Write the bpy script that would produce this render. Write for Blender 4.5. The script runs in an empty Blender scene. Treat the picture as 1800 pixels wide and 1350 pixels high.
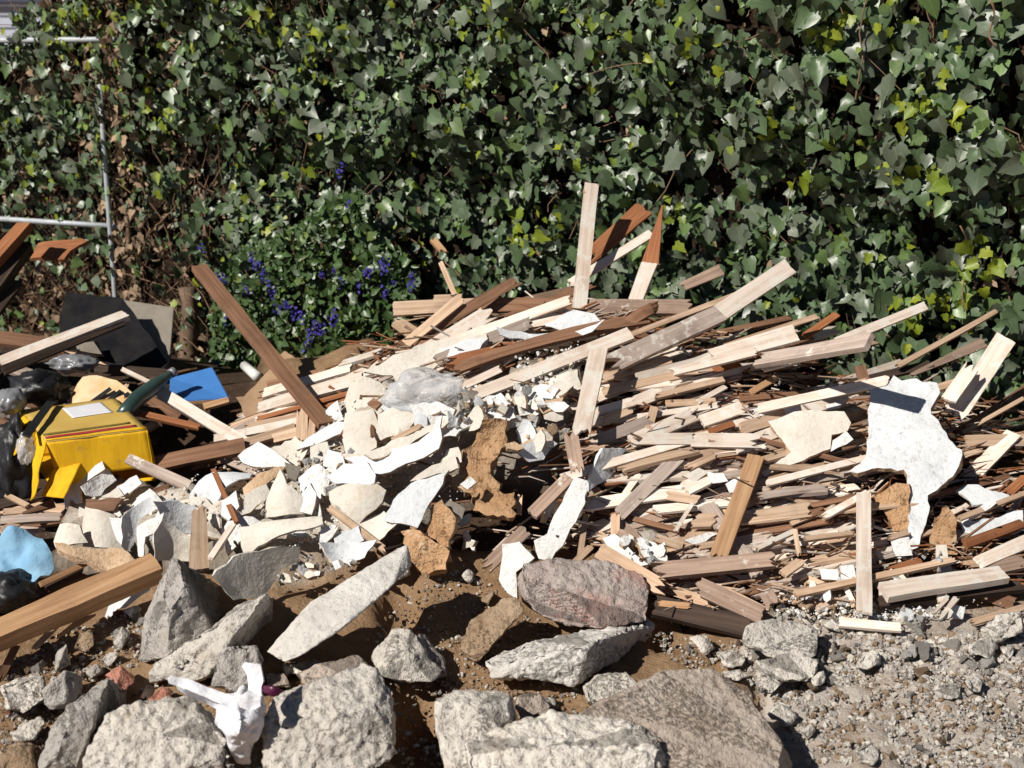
import bpy, bmesh, math, random
import numpy as np
from mathutils import Vector, Matrix, noise

random.seed(7)
rng = np.random.default_rng(11)
sc = bpy.context.scene
COL = sc.collection
R = math.radians
V = Vector

# ------------------------------------------------------------------ camera
F = 2500.0                       # pixels of focal length at 1800 px width (50 mm)
PITCH = R(15.0)
EYE = V((0, 0, 1.6))
FWD = V((0, math.cos(PITCH), -math.sin(PITCH)))
UP = V((0, math.sin(PITCH), math.cos(PITCH)))
RT = V((1, 0, 0))
cam = bpy.data.cameras.new("camera")
camo = bpy.data.objects.new("camera", cam)
COL.objects.link(camo)
camo.location = EYE
camo.rotation_euler = (R(90) - PITCH, 0, 0)
cam.lens = 50.0
cam.sensor_width = 36.0
cam.clip_end = 500
cam.clip_start = 0.05
cam.dof.use_dof = True
cam.dof.focus_distance = 3.75
cam.dof.aperture_fstop = 5.0
sc.camera = camo


def ray(px, py):
    return FWD + RT * ((px - 900) / F) + UP * (-(py - 675) / F)


def at(px, py, t):
    return EYE + ray(px, py) * t


# ------------------------------------------------------------------ terrain
LANES = [
    (-0.50, [(2.0, .02), (3.0, .05), (3.4, .09), (3.9, .14), (4.4, .25), (5.0, .37), (5.5, .35), (6.2, .18), (8, .1)]),
    (-0.36, [(2.0, .02), (3.0, .06), (3.4, .10), (3.9, .16), (4.4, .27), (5.0, .39), (5.5, .38), (6.2, .2), (8, .1)]),
    (-0.18, [(2.0, .02), (3.0, .08), (3.4, .15), (3.8, .26), (4.2, .36), (4.7, .40), (5.2, .31), (6.0, .15), (8, .1)]),
    (-0.04, [(2.0, .02), (3.0, .06), (3.4, .11), (3.62, .21), (3.95, .48), (4.3, .62), (4.6, .62), (5.2, .3), (6, .12), (8, .1)]),
    (0.05, [(2.0, .02), (3.0, .05), (3.4, .09), (3.62, .2), (3.95, .50), (4.35, .68), (4.6, .67), (5.2, .3), (6, .12), (8, .1)]),
    (0.16, [(2.0, .0), (3.0, .04), (3.3, .09), (3.6, .2), (3.9, .42), (4.25, .60), (4.5, .58), (5.0, .3), (6, .12), (8, .1)]),
    (0.24, [(2.0, .0), (2.9, .05), (3.3, .13), (3.6, .23), (3.9, .38), (4.2, .49), (4.5, .45), (5.0, .25), (6, .12), (8, .1)]),
    (0.30, [(2.0, .0), (2.9, .06), (3.3, .14), (3.6, .23), (3.9, .35), (4.2, .42), (4.6, .36), (5.0, .22), (6, .12), (8, .1)]),
    (0.45, [(2.0, .0), (2.9, .05), (3.3, .12), (3.6, .19), (3.9, .28), (4.2, .32), (4.6, .3), (5.0, .2), (6, .12), (8, .1)]),
]
LU = [l[0] for l in LANES]
LP = [(np.array([p[0] for p in l[1]]), np.array([p[1] for p in l[1]])) for l in LANES]


def lane_z(i, y):
    a, b = LP[i]
    return float(np.interp(y, a, b))


def h(x, y):
    if y < 0.8:
        return 0.0
    u = x / max(y, 1.0)
    if u <= LU[0]:
        return lane_z(0, y)
    if u >= LU[-1]:
        return lane_z(-1, y)
    for i in range(len(LU) - 1):
        if u <= LU[i + 1]:
            f = (u - LU[i]) / (LU[i + 1] - LU[i])
            f = f * f * (3 - 2 * f)
            return lane_z(i, y) * (1 - f) + lane_z(i + 1, y) * f
    return 0.0


_hc = {}


def hit(px, py):
    k = (round(px), round(py))
    if k in _hc:
        return _hc[k]
    d = ray(px, py)
    t = 2.0
    got = None
    while t < 8.0:
        p = EYE + d * t
        if p.z < h(p.x, p.y):
            lo, hi = t - .04, t
            for _ in range(12):
                m = (lo + hi) / 2
                p = EYE + d * m
                if p.z < h(p.x, p.y):
                    hi = m
                else:
                    lo = m
            got = hi
            break
        t += .04
    if got is None:
        got = 8.0
    _hc[k] = got
    return got


def P(px, py, off=0.0):
    """point seen at a pixel: lying OFF metres in front of the heap's surface, or at depth OFF when that is over 1"""
    if off > 1:
        return at(px, py, off)
    return at(px, py, hit(px, py) - off)


def hn(x, y):
    e = .06
    return V((h(x - e, y) - h(x + e, y), h(x, y - e) - h(x, y + e), 2 * e)).normalized()


# ------------------------------------------------------------------ materials
def new_mat(name):
    m = bpy.data.materials.new(name)
    m.use_nodes = True
    nt = m.node_tree
    nt.nodes.clear()
    out = nt.nodes.new("ShaderNodeOutputMaterial")
    b = nt.nodes.new("ShaderNodeBsdfPrincipled")
    nt.links.new(b.outputs[0], out.inputs[0])
    return m, nt, b, out


def N(nt, t, **kw):
    n = nt.nodes.new(t)
    for k, v in kw.items():
        if k in ("op", "operation"):
            n.operation = v
        elif k == "blend":
            n.blend_type = v
        elif k == "dtype":
            n.data_type = v
        else:
            n.inputs[k].default_value = v
    return n


def mixc(nt, fac, a, b, blend="MIX"):
    n = nt.nodes.new("ShaderNodeMix")
    n.data_type = "RGBA"
    n.blend_type = blend
    for s, v in ((0, fac), (6, a), (7, b)):
        if hasattr(v, "is_output"):
            nt.links.new(v, n.inputs[s])
        else:
            n.inputs[s].default_value = v if s == 0 else (*v[:3], 1)
    return n.outputs[2]


def ramp(nt, src, stops):
    n = nt.nodes.new("ShaderNodeValToRGB")
    e = n.color_ramp.elements
    while len(e) < len(stops):
        e.new(.5)
    for el, (p, c) in zip(e, stops):
        el.position = p
        el.color = (c, c, c, 1) if not hasattr(c, "__len__") else (*c, 1)
    nt.links.new(src, n.inputs[0])
    return n.outputs[0]


def obj_coords(nt, scale=(1, 1, 1)):
    tc = nt.nodes.new("ShaderNodeTexCoord")
    oi = nt.nodes.new("ShaderNodeObjectInfo")
    mul = N(nt, "ShaderNodeMath", op="MULTIPLY")
    nt.links.new(oi.outputs["Random"], mul.inputs[0])
    mul.inputs[1].default_value = 91.0
    add = N(nt, "ShaderNodeVectorMath", op="ADD")
    nt.links.new(tc.outputs["Object"], add.inputs[0])
    nt.links.new(mul.outputs[0], add.inputs[1])
    mp = N(nt, "ShaderNodeMapping")
    mp.inputs["Scale"].default_value = scale
    nt.links.new(add.outputs[0], mp.inputs[0])
    return mp.outputs[0], oi.outputs["Random"], add.outputs[0]


def noise_n(nt, vec, scale, detail=4, rough=.6):
    n = N(nt, "ShaderNodeTexNoise", Scale=scale, Detail=detail, Roughness=rough)
    nt.links.new(vec, n.inputs["Vector"])
    return n.outputs["Fac"]


def bump(nt, b, hsrc, dist, strength=1.0):
    n = N(nt, "ShaderNodeBump", Strength=strength, Distance=dist)
    nt.links.new(hsrc, n.inputs["Height"])
    nt.links.new(n.outputs[0], b.inputs["Normal"])


def wood(name, c0, c1, residue=0.0, rough=.8, stain=(.1, .06, .035), stain_amt=.45):
    """sawn wood: grain along local X, weather stains, optional white plaster residue"""
    m, nt, b, _ = new_mat(name)
    gv, rnd, ov = obj_coords(nt, (3.5, 95, 60))
    g = noise_n(nt, gv, 1.0, 5, .65)
    gr = ramp(nt, g, [(.34, 0.0), (.62, 1.0)])
    col = mixc(nt, gr, c0, c1)
    st = ramp(nt, noise_n(nt, ov, 7.0, 5, .65), [(.5, 0.0), (.72, stain_amt)])
    col = mixc(nt, st, col, stain)
    if residue:
        rs = ramp(nt, noise_n(nt, ov, 16.0, 5, .7), [(.62 - residue * .3, 0.0), (.70 - residue * .3, .85)])
        col = mixc(nt, rs, col, (.72, .68, .61))
    vv = ramp(nt, rnd, [(0, .72), (1, 1.12)])
    col = mixc(nt, 1.0, col, vv, "MULTIPLY")
    nt.links.new(col, b.inputs["Base Color"])
    b.inputs["Roughness"].default_value = rough
    b.inputs["Specular IOR Level"].default_value = .25
    bump(nt, b, g, .0016, .8)
    return m


def mineral(name, c0, c1, speck=(.15, .12, .1), speck_amt=.5, stain=None, stain_lo=.5, rough=.92, bsc=70, bd=.006, var=.2):
    """broken concrete, stone, plaster: mottled colour, dark aggregate specks, earthy stains"""
    m, nt, b, _ = new_mat(name)
    ov, rnd, raw = obj_coords(nt)
    n1 = noise_n(nt, ov, 11, 6, .65)
    col = mixc(nt, ramp(nt, n1, [(.3, 0.0), (.7, 1.0)]), c0, c1)
    n2 = noise_n(nt, ov, bsc, 4, .7)
    vo = N(nt, "ShaderNodeTexVoronoi", Scale=bsc * .9)
    nt.links.new(ov, vo.inputs["Vector"])
    sp = ramp(nt, n2, [(.385, speck_amt), (.43, 0.0)])
    col = mixc(nt, sp, col, speck)
    n3 = noise_n(nt, ov, bsc * .42, 5, .75)
    col = mixc(nt, ramp(nt, n3, [(.375, speck_amt * .8), (.42, 0.0)]), col, tuple(.5 * (p_ + q_) for p_, q_ in zip(speck, c0)))
    col = mixc(nt, ramp(nt, n3, [(.58, 0.0), (.68, speck_amt * .5)]), col, tuple(min(.86, x * 1.15) for x in c1))
    if stain:
        s = ramp(nt, noise_n(nt, ov, 5.5, 6, .7), [(stain_lo, 0.0), (stain_lo + .14, .85)])
        col = mixc(nt, s, col, stain)
    vv = ramp(nt, rnd, [(0, 1 - var), (1, 1.05)])
    col = mixc(nt, 1.0, col, vv, "MULTIPLY")
    nt.links.new(col, b.inputs["Base Color"])
    b.inputs["Roughness"].default_value = rough
    b.inputs["Specular IOR Level"].default_value = .2
    ad = N(nt, "ShaderNodeMath", op="ADD")
    nt.links.new(n2, ad.inputs[0])
    mu = N(nt, "ShaderNodeMath", op="MULTIPLY")
    nt.links.new(noise_n(nt, ov, bsc * .35, 4, .7), mu.inputs[0])
    mu.inputs[1].default_value = 1.6
    nt.links.new(mu.outputs[0], ad.inputs[1])
    bump(nt, b, ad.outputs[0], bd * 1.35, 1.0)
    return m


def plain(name, c, rough=.5, spec=.4, metal=0.0, trans=0.0, alpha=1.0, wr=0.0, wsc=25, c2=None):
    m, nt, b, _ = new_mat(name)
    ov, rnd, raw = obj_coords(nt)
    n1 = noise_n(nt, ov, wsc, 4, .6)
    c2 = c2 or tuple(min(1, x * .72) for x in c)
    col = mixc(nt, ramp(nt, n1, [(.35, 0.0), (.75, 1.0)]), c, c2)
    nt.links.new(col, b.inputs["Base Color"])
    b.inputs["Roughness"].default_value = rough
    b.inputs["Specular IOR Level"].default_value = spec
    b.inputs["Metallic"].default_value = metal
    b.inputs["Transmission Weight"].default_value = trans
    b.inputs["Alpha"].default_value = alpha
    if wr:
        bump(nt, b, n1, wr, 1.0)
    return m


M = {}
M["B"] = wood("wood_bone", (.60, .475, .38), (.78, .68, .59), residue=.4, stain=(.38, .26, .18))
M["T"] = wood("wood_tan", (.41, .265, .17), (.62, .455, .325), stain=(.14, .08, .045))
M["N"] = wood("wood_brown", (.15, .075, .042), (.27, .145, .085), stain=(.06, .035, .025))
M["G"] = wood("wood_weathered", (.32, .245, .205), (.52, .425, .365), residue=.15, stain=(.12, .08, .06))
M["R"] = wood("wood_rust", (.21, .075, .03), (.36, .15, .065), stain=(.10, .04, .02))
M["O"] = wood("wood_orange", (.36, .195, .095), (.55, .34, .19), stain=(.2, .1, .045), stain_amt=.3)
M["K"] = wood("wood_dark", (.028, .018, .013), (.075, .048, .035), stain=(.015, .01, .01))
M["V"] = wood("wood_mauve", (.27, .18, .135), (.45, .32, .245), residue=.1, stain=(.12, .08, .06))
M["grey"] = mineral("grey_board", (.20, .175, .145), (.27, .24, .20), speck_amt=.3, bsc=90, bd=.001)
M["concrete"] = mineral("concrete_pale", (.50, .455, .40), (.72, .675, .61), speck=(.20, .18, .16), speck_amt=.8, stain=(.36, .28, .20), stain_lo=.58)
M["concrete_grey"] = mineral("concrete_grey", (.34, .31, .285), (.52, .485, .445), speck=(.12, .10, .09), speck_amt=.6, stain=(.24, .17, .115), stain_lo=.6)
M["concrete_smooth"] = mineral("concrete_smooth", (.54, .51, .47), (.66, .63, .59), speck=(.2, .17, .15), speck_amt=.35, stain=(.32, .22, .14), stain_lo=.63, bd=.0035)
M["concrete_brown"] = mineral("concrete_brown", (.36, .29, .235), (.54, .465, .40), speck=(.15, .11, .085), speck_amt=.5, stain=(.55, .49, .41), stain_lo=.62)
M["concrete_red"] = mineral("concrete_red", (.33, .255, .225), (.47, .425, .39), speck=(.14, .11, .1), speck_amt=.6, stain=(.40, .215, .175), stain_lo=.53)
M["brick"] = mineral("brick_red", (.40, .16, .11), (.50, .24, .175), speck=(.25, .1, .07), speck_amt=.5)
M["earth"] = mineral("dirty_stone", (.25, .165, .10), (.38, .28, .19), speck=(.12, .08, .05), speck_amt=.5, stain=(.50, .45, .38), stain_lo=.62)
M["plaster"] = mineral("plaster_white", (.62, .615, .60), (.72, .72, .715), speck=(.42, .38, .33), speck_amt=.4, stain=(.52, .46, .38), stain_lo=.62, bsc=50, bd=.004, var=.08)
M["cream"] = mineral("plaster_cream", (.58, .53, .455), (.69, .65, .585), speck=(.42, .34, .25), speck_amt=.3, stain=(.46, .35, .23), stain_lo=.62, bsc=55, bd=.002, var=.1)
M["skim"] = mineral("plaster_skim", (.58, .60, .615), (.69, .71, .725), speck=(.42, .42, .41), speck_amt=.4, stain=(.52, .50, .46), stain_lo=.6, bsc=60, bd=.002, var=.08)
M["hero"] = mineral("torn_plaster", (.60, .615, .63), (.72, .73, .74), speck=(.30, .29, .28), speck_amt=.4, stain=(.70, .70, .70), stain_lo=.55, bsc=48, bd=.0035)
M["coat"] = mineral("plaster_brown_coat", (.45, .30, .185), (.58, .43, .29), speck=(.25, .16, .09), speck_amt=.5, bsc=55, bd=.004)
M["ochre"] = mineral("torn_fibre", (.39, .215, .105), (.57, .37, .215), speck=(.15, .075, .03), speck_amt=.75, stain=(.64, .55, .43), stain_lo=.55, bsc=42, bd=.010)
M["blue"] = plain("blue_paint", (.055, .20, .52), .6, .3, c2=(.05, .165, .44), wsc=12)
M["bluebag"] = plain("blue_plastic_film", (.25, .44, .60), .8, .2, wr=.008, wsc=18, c2=(.17, .34, .52))
M["yellow"] = plain("yellow_card", (.80, .47, .012), .7, .25, c2=(.66, .36, .01), wsc=9)


def card(name, c0, c1, scale):
    m, nt, b, _ = new_mat(name)
    gv, rnd, ov = obj_coords(nt, scale)
    g = noise_n(nt, gv, 1.0, 3, .6)
    col = mixc(nt, ramp(nt, g, [(.35, 0.0), (.65, 1.0)]), c0, c1)
    sc_ = noise_n(nt, ov, 30, 5, .75)
    col = mixc(nt, ramp(nt, sc_, [(.60, 0.0), (.66, .5)]), col, (.30, .20, .08))
    nt.links.new(col, b.inputs["Base Color"])
    b.inputs["Roughness"].default_value = .75
    b.inputs["Specular IOR Level"].default_value = .2
    bump(nt, b, g, .001, .6)
    return m


M["yellow"] = card("yellow_card", (.74, .43, .012), (.63, .35, .011), (60, 60, 5))
M["kraft"] = plain("box_top_card", (.52, .36, .095), .75, .2, c2=(.44, .29, .07), wsc=9)
M["red"] = plain("red_print", (.42, .035, .035), .6, .3)
M["olive"] = plain("olive_print", (.19, .14, .03), .65, .2)
M["label"] = plain("paper_label", (.66, .66, .69), .6, .3, c2=(.6, .6, .64))
M["black"] = plain("black_film", (.016, .016, .018), .45, .4, wr=.004, wsc=18)
M["shade_print_black"] = plain("shade_and_print_black", (.010, .010, .013), .9, .1, c2=(.03, .028, .027), wsc=14)  # flat black of the board's painted shadow; also printed bars and board edge
M["bag"] = plain("white_plastic_film", (.74, .74, .77), .38, .45, wr=.007, wsc=26, c2=(.69, .69, .725))
M["clear"] = plain("clear_film", (.84, .85, .87), .16, .7, trans=.25, alpha=.5, wr=.010, wsc=22, c2=(.74, .75, .78))
M["greyplastic"] = plain("grey_plastic", (.21, .215, .23), .3, .5, wr=.002)
M["bottle"] = plain("dark_bottle", (.025, .05, .045), .3, .5, c2=(.05, .085, .08), wsc=8)
M["purple"] = plain("purple_foil", (.08, .01, .04), .35, .5)
M["print"] = plain("orange_print", (.62, .36, .15), .6, .3, c2=(.70, .58, .40), wsc=12)
M["card"] = plain("brown_card", (.40, .27, .17), .85, .2, c2=(.33, .21, .125))
M["galv"] = plain("galvanised_steel", (.46, .49, .52), .6, .4, metal=.2, c2=(.34, .36, .38))
M["strip"] = plain("white_strip", (.74, .74, .71), .45, .4)
M["siding"] = plain("painted_siding", (.42, .45, .53), .6, .3, c2=(.38, .41, .49), wsc=2)
M["trim"] = plain("dark_trim", (.07, .085, .13), .6, .3)
M["shingle"] = plain("roof_shingle", (.10, .095, .09), .9, .2)
M["stem"] = wood("ivy_bark", (.13, .085, .058), (.25, .17, .115), stain=(.07, .045, .03))
M["drystem"] = plain("dry_stem", (.24, .15, .095), .85, .2, c2=(.13, .08, .05))


def leaf_mat(name, rough=.42, trans=.1, spec=.5):
    m, nt, b, out = new_mat(name)
    at_ = nt.nodes.new("ShaderNodeAttribute")
    at_.attribute_name = "Col"
    uv = nt.nodes.new("ShaderNodeUVMap")
    sep = nt.nodes.new("ShaderNodeSeparateXYZ")
    nt.links.new(uv.outputs[0], sep.inputs[0])
    ab = N(nt, "ShaderNodeMath", op="SUBTRACT")
    nt.links.new(sep.outputs[0], ab.inputs[0])
    ab.inputs[1].default_value = .5
    a2 = N(nt, "ShaderNodeMath", op="ABSOLUTE")
    nt.links.new(ab.outputs[0], a2.inputs[0])
    # side veins: lines of constant (y - 0.9|x|)
    mu = N(nt, "ShaderNodeMath", op="MULTIPLY")
    nt.links.new(a2.outputs[0], mu.inputs[0])
    mu.inputs[1].default_value = .95
    su = N(nt, "ShaderNodeMath", op="SUBTRACT")
    nt.links.new(sep.outputs[1], su.inputs[0])
    nt.links.new(mu.outputs[0], su.inputs[1])
    sc5 = N(nt, "ShaderNodeMath", op="MULTIPLY")
    nt.links.new(su.outputs[0], sc5.inputs[0])
    sc5.inputs[1].default_value = 4.2
    fr = N(nt, "ShaderNodeMath", op="FRACT")
    nt.links.new(sc5.outputs[0], fr.inputs[0])
    v1 = ramp(nt, a2.outputs[0], [(0.0, 1.0), (.035, 0.0)])
    v2 = ramp(nt, fr.outputs[0], [(0.0, .55), (.13, 0.0)])
    mx = N(nt, "ShaderNodeMath", op="MAXIMUM")
    nt.links.new(v1, mx.inputs[0])
    nt.links.new(v2, mx.inputs[1])
    vf = N(nt, "ShaderNodeMath", op="MULTIPLY")
    nt.links.new(mx.outputs[0], vf.inputs[0])
    vf.inputs[1].default_value = .35
    light = mixc(nt, 1.0, at_.outputs["Color"], (1.9, 1.8, 1.8), "MULTIPLY")
    tc = nt.nodes.new("ShaderNodeTexCoord")
    nz = noise_n(nt, tc.outputs["Object"], 38, 3, .6)
    dark = mixc(nt, ramp(nt, nz, [(.3, 0.0), (.7, 1.0)]), at_.outputs["Color"], (0, 0, 0))
    base = mixc(nt, .18, at_.outputs["Color"], dark)
    col = mixc(nt, vf.outputs[0], base, light)
    nt.links.new(col, b.inputs["Base Color"])
    b.inputs["Roughness"].default_value = rough
    b.inputs["Specular IOR Level"].default_value = spec
    bump(nt, b, nz, .003, .3)
    tr = nt.nodes.new("ShaderNodeBsdfTranslucent")
    nt.links.new(light, tr.inputs[0])
    ms = nt.nodes.new("ShaderNodeMixShader")
    ms.inputs[0].default_value = trans
    nt.links.new(b.outputs[0], ms.inputs[1])
    nt.links.new(tr.outputs[0], ms.inputs[2])
    nt.links.new(ms.outputs[0], out.inputs[0])
    return m


M["leaf"] = leaf_mat("ivy_leaf", .40, .05, .5)
M["younglf"] = leaf_mat("young_ivy_leaf", .45, .22)
M["deadlf"] = leaf_mat("dead_leaf", .85, .1, .15)
M["petal"] = leaf_mat("blue_petal", .7, .15, .2)


def ground_mat():
    m, nt, b, _ = new_mat("rubble_soil")
    tc = nt.nodes.new("ShaderNodeTexCoord")
    gv = tc.outputs["Object"]
    a = nt.nodes.new("ShaderNodeAttribute")
    a.attribute_name = "zone"
    sep = nt.nodes.new("ShaderNodeSeparateColor")
    nt.links.new(a.outputs["Color"], sep.inputs[0])
    n1 = noise_n(nt, gv, 9, 8, .7)
    n2 = noise_n(nt, gv, 75, 5, .7)
    soil = mixc(nt, ramp(nt, n1, [(.3, 0.0), (.7, 1.0)]), (.21, .125, .066), (.33, .215, .125))
    grit = mixc(nt, ramp(nt, n1, [(.3, 0.0), (.7, 1.0)]), (.36, .315, .275), (.54, .49, .44))
    debris = mixc(nt, ramp(nt, n1, [(.3, 0.0), (.7, 1.0)]), (.035, .022, .015), (.09, .055, .035))  # debris brown, darkened further to carry the deep shade between laths
    n0 = noise_n(nt, gv, 3.2, 5, .6)
    grit = mixc(nt, ramp(nt, n0, [(.45, 0.0), (.62, .5)]), grit, soil)
    # the zones' edges wander with the noise
    z1 = N(nt, "ShaderNodeMath", op="ADD")
    nt.links.new(sep.outputs[0], z1.inputs[0])
    s1 = N(nt, "ShaderNodeMath", op="MULTIPLY_ADD")
    nt.links.new(n1, s1.inputs[0])
    s1.inputs[1].default_value = .8
    s1.inputs[2].default_value = -.4
    nt.links.new(s1.outputs[0], z1.inputs[1])
    col = mixc(nt, ramp(nt, z1.outputs[0], [(.35, 0.0), (.65, 1.0)]), soil, grit)
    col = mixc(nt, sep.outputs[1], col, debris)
    dust = mixc(nt, ramp(nt, n1, [(.35, 0.0), (.65, 1.0)]), (.38, .31, .235), (.66, .62, .55))
    col = mixc(nt, sep.outputs[2], col, dust)
    sp = ramp(nt, n2, [(.60, 0.0), (.68, .6)])
    spk = mixc(nt, sp, col, (.50, .44, .37))
    col = mixc(nt, .55, col, spk)
    col = mixc(nt, ramp(nt, n2, [(.30, .6), (.40, 0.0)]), col, (.07, .045, .03))
    nt.links.new(col, b.inputs["Base Color"])
    b.inputs["Roughness"].default_value = .95
    b.inputs["Specular IOR Level"].default_value = .15
    bump(nt, b, n2, .010, .9)
    return m


M["ground"] = ground_mat()

# ------------------------------------------------------------------ object helpers
ITEMS = []       # things whose label is worked out at the end: (object, description, px, py)
USED = set()


def link(o):
    COL.objects.link(o)
    return o


def tag(o, label=None, cat=None, group=None, kind=None):
    if label:
        o["label"] = label
        USED.add(label)
    if cat:
        o["category"] = cat
    if group:
        o["group"] = group
    if kind:
        o["kind"] = kind
    return o


def empty(name, loc):
    o = bpy.data.objects.new(name, None)
    o.location = loc
    o.empty_display_size = .05
    return link(o)


def wm(o):
    return (wm(o.parent) if o.parent else Matrix()) @ o.matrix_basis


def obj(name, me, mats=None, parent=None, mw=None):
    o = bpy.data.objects.new(name, me)
    link(o)
    if mats and not me.materials:
        for m in (mats if isinstance(mats, (list, tuple)) else [mats]):
            me.materials.append(M[m] if isinstance(m, str) else m)
    if mw is not None:
        o.matrix_world = mw
    if parent is not None:
        o.parent = parent
        o.matrix_basis = wm(parent).inverted() @ (mw if mw is not None else Matrix())
    return o


def adopt(child, parent, name):
    """make a mesh a part of another thing, where it stands"""
    w = wm(child)
    child.parent = parent
    child.matrix_basis = wm(parent).inverted() @ w
    child.name = child.data.name = name
    for k in ("label", "category", "group"):
        if k in child:
            USED.discard(child[k])
            del child[k]


def bm_mesh(bm, name, smooth=False):
    bm.normal_update()
    me = bpy.data.meshes.new(name)
    bm.to_mesh(me)
    bm.free()
    if smooth:
        me.polygons.foreach_set("use_smooth", [True] * len(me.polygons))
    return me


def basis(o, x, y, z):
    return Matrix(((x.x, y.x, z.x, o.x), (x.y, y.y, z.y, o.y), (x.z, y.z, z.z, o.z), (0, 0, 0, 1)))


def frame_for(a, b, roll=None, a_view=.55, jit=.25):
    """local axes of a strip from a to b: face normal between the viewer's side and straight up"""
    d = (b - a).normalized()
    mid = (a + b) / 2
    view = (EYE - mid).normalized()
    n = view * a_view + V((0, 0, 1)) * (1 - a_view) + V((random.uniform(-jit, jit), random.uniform(-jit, jit), random.uniform(-jit, jit)))
    if roll is not None:
        n = V(roll)
    n = (n - d * n.dot(d))
    if n.length < 1e-3:
        n = view - d * view.dot(d)
    n.normalize()
    w = n.cross(d).normalized()
    return d, w, n, view


def lath_mesh(L, W, T, name, jag=(.5, .5), taper=(1, 1), bow=0.0, split=0):
    """a sawn strip: splintered ends, slight bow and twist"""
    nx, ny = max(5, int(L / .07)), 7
    bm = bmesh.new()
    def ends(j):
        k = random.choice((.8, .9, 1.6, 2.4)) if j > .35 else .5
        k = min(k, L * .25 / max(W * j, 1e-4))
        return [random.uniform(0, 1) ** 1.4 * j * W * k for _ in range(ny)]
    e0, e1 = ends(jag[0]), ends(jag[1])
    tw = random.uniform(-.05, .05)
    sl0, sl1 = random.uniform(-.25, .25) * jag[0] * W, random.uniform(-.25, .25) * jag[1] * W
    ph = random.uniform(0, 9)
    top, bot = [], []
    for i in range(nx + 1):
        f = i / nx
        rt, rb = [], []
        for j in range(ny):
            g = j / (ny - 1) - .5
            wf = taper[0] * (1 - f) + taper[1] * f
            k0, k1 = max(0, 1 - i / 1.3), max(0, 1 - (nx - i) / 1.3)
            x = -L / 2 + L * f + (e0[j] + sl0 * g * 2) * k0 - (e1[j] + sl1 * g * 2) * k1
            y = g * W * wf + (noise.noise(V((x * 9, j * 1.7, ph))) * W * .05 if j in (0, ny - 1) else random.uniform(-.04, .04) * W)
            z = bow * (1 - (2 * f - 1) ** 2) + tw * y * (2 * f - 1) * 2 + noise.noise(V((x * 5, y * 30, ph))) * T * .12
            tt = T * (1 - .5 * k0 * random.random() * jag[0] - .5 * k1 * random.random() * jag[1])
            rt.append(bm.verts.new((x, y, z + tt / 2)))
            rb.append(bm.verts.new((x, y, z - tt / 2)))
        top.append(rt)
        bot.append(rb)
    for i in range(nx):
        for j in range(ny - 1):
            bm.faces.new((top[i][j], top[i + 1][j], top[i + 1][j + 1], top[i][j + 1]))
            bm.faces.new((bot[i][j], bot[i][j + 1], bot[i + 1][j + 1], bot[i + 1][j]))
        bm.faces.new((top[i][0], bot[i][0], bot[i + 1][0], top[i + 1][0]))
        bm.faces.new((top[i][-1], top[i + 1][-1], bot[i + 1][-1], bot[i][-1]))
    for j in range(ny - 1):
        bm.faces.new((top[0][j], top[0][j + 1], bot[0][j + 1], bot[0][j]))
        bm.faces.new((top[-1][j], bot[-1][j], bot[-1][j + 1], top[-1][j + 1]))
    bmesh.ops.recalc_face_normals(bm, faces=bm.faces)
    return bm_mesh(bm, name)


COLW = {"B": ("bone white", "whitewashed", "chalky"), "T": ("tan", "fresh tan", "straw tan"), "N": ("brown", "dark brown"), "G": ("grey weathered", "dusty grey"),
        "R": ("rust brown", "reddish brown"), "O": ("orange tan",), "K": ("very dark", "nearly black"), "V": ("mauve brown",)}


def lath(x0, y0, x1, y1, w, c, o0=.05, o1=.05, th=.009, jag=(.5, .5), taper=(1, 1), label=None, name="lath", cat="wood lath", group=None,
         roll=None, av=.6, jit=.2, bow=None, adj=""):
    A, B = P(x0, y0, o0), P(x1, y1, o1)
    d, wv, n, view = frame_for(A, B, roll, av, jit)
    mid = (A + B) / 2
    t = (mid - EYE).dot(FWD)
    vis = (wv - view * wv.dot(view)).length
    W = w * t / F / max(vis, .55)
    L = (B - A).length
    if bow is None:
        bow = random.uniform(-.008, .008) * L
    me = lath_mesh(L, W, th, name, jag, taper, bow)
    lp = math.hypot(x1 - x0, y1 - y0)
    kind = "lath"
    if name == "lath" and not label:
        if lp < 88:
            name, cat, kind = "wood_scrap", "wood scrap", "wood scrap"
        elif w >= 21:
            name, cat, kind = "board", "board", "board"
        elif max(jag) > .82:
            name, cat, kind = "splintered_stick", "wood splinter", "splintered stick"
    o = obj(name, me, c, mw=basis(mid, d, wv, n))
    o["category"] = cat
    o["group"] = group or "loose laths and boards of the debris heap"
    if label:
        tag(o, label)
    else:
        size = "short" if lp < 70 else "long" if lp > 190 else ""
        wide = "thin" if w <= 10 else "broad" if w >= 26 else ""
        ang = math.degrees(math.atan2(abs(y1 - y0), abs(x1 - x0)))
        pose = "near-level" if ang < 8 else "slanting" if ang < 35 else "steep" if ang < 65 else "upright"
        if min(taper) < .5:
            pose = "pointed " + pose
        ITEMS.append((o, " ".join(q for q in (adj, size, wide, pose, "{c}", kind) if q), (x0 + x1) / 2, (y0 + y1) / 2, COLW[c]))
    return o


def jagged(poly, seg, amp):
    out = []
    n = len(poly)
    amp *= 1.25
    for i in range(n):
        a, b = V(poly[i]), V(poly[(i + 1) % n])
        L = (b - a).length
        k = max(1, int(L / seg))
        pn = V((-(b - a).y, (b - a).x))
        if pn.length > 0:
            pn.normalize()
        for j in range(k):
            p = a.lerp(b, j / k)
            if j:
                p = p + pn * random.uniform(-amp, amp)
            out.append((p.x, p.y))
    return out


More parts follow.
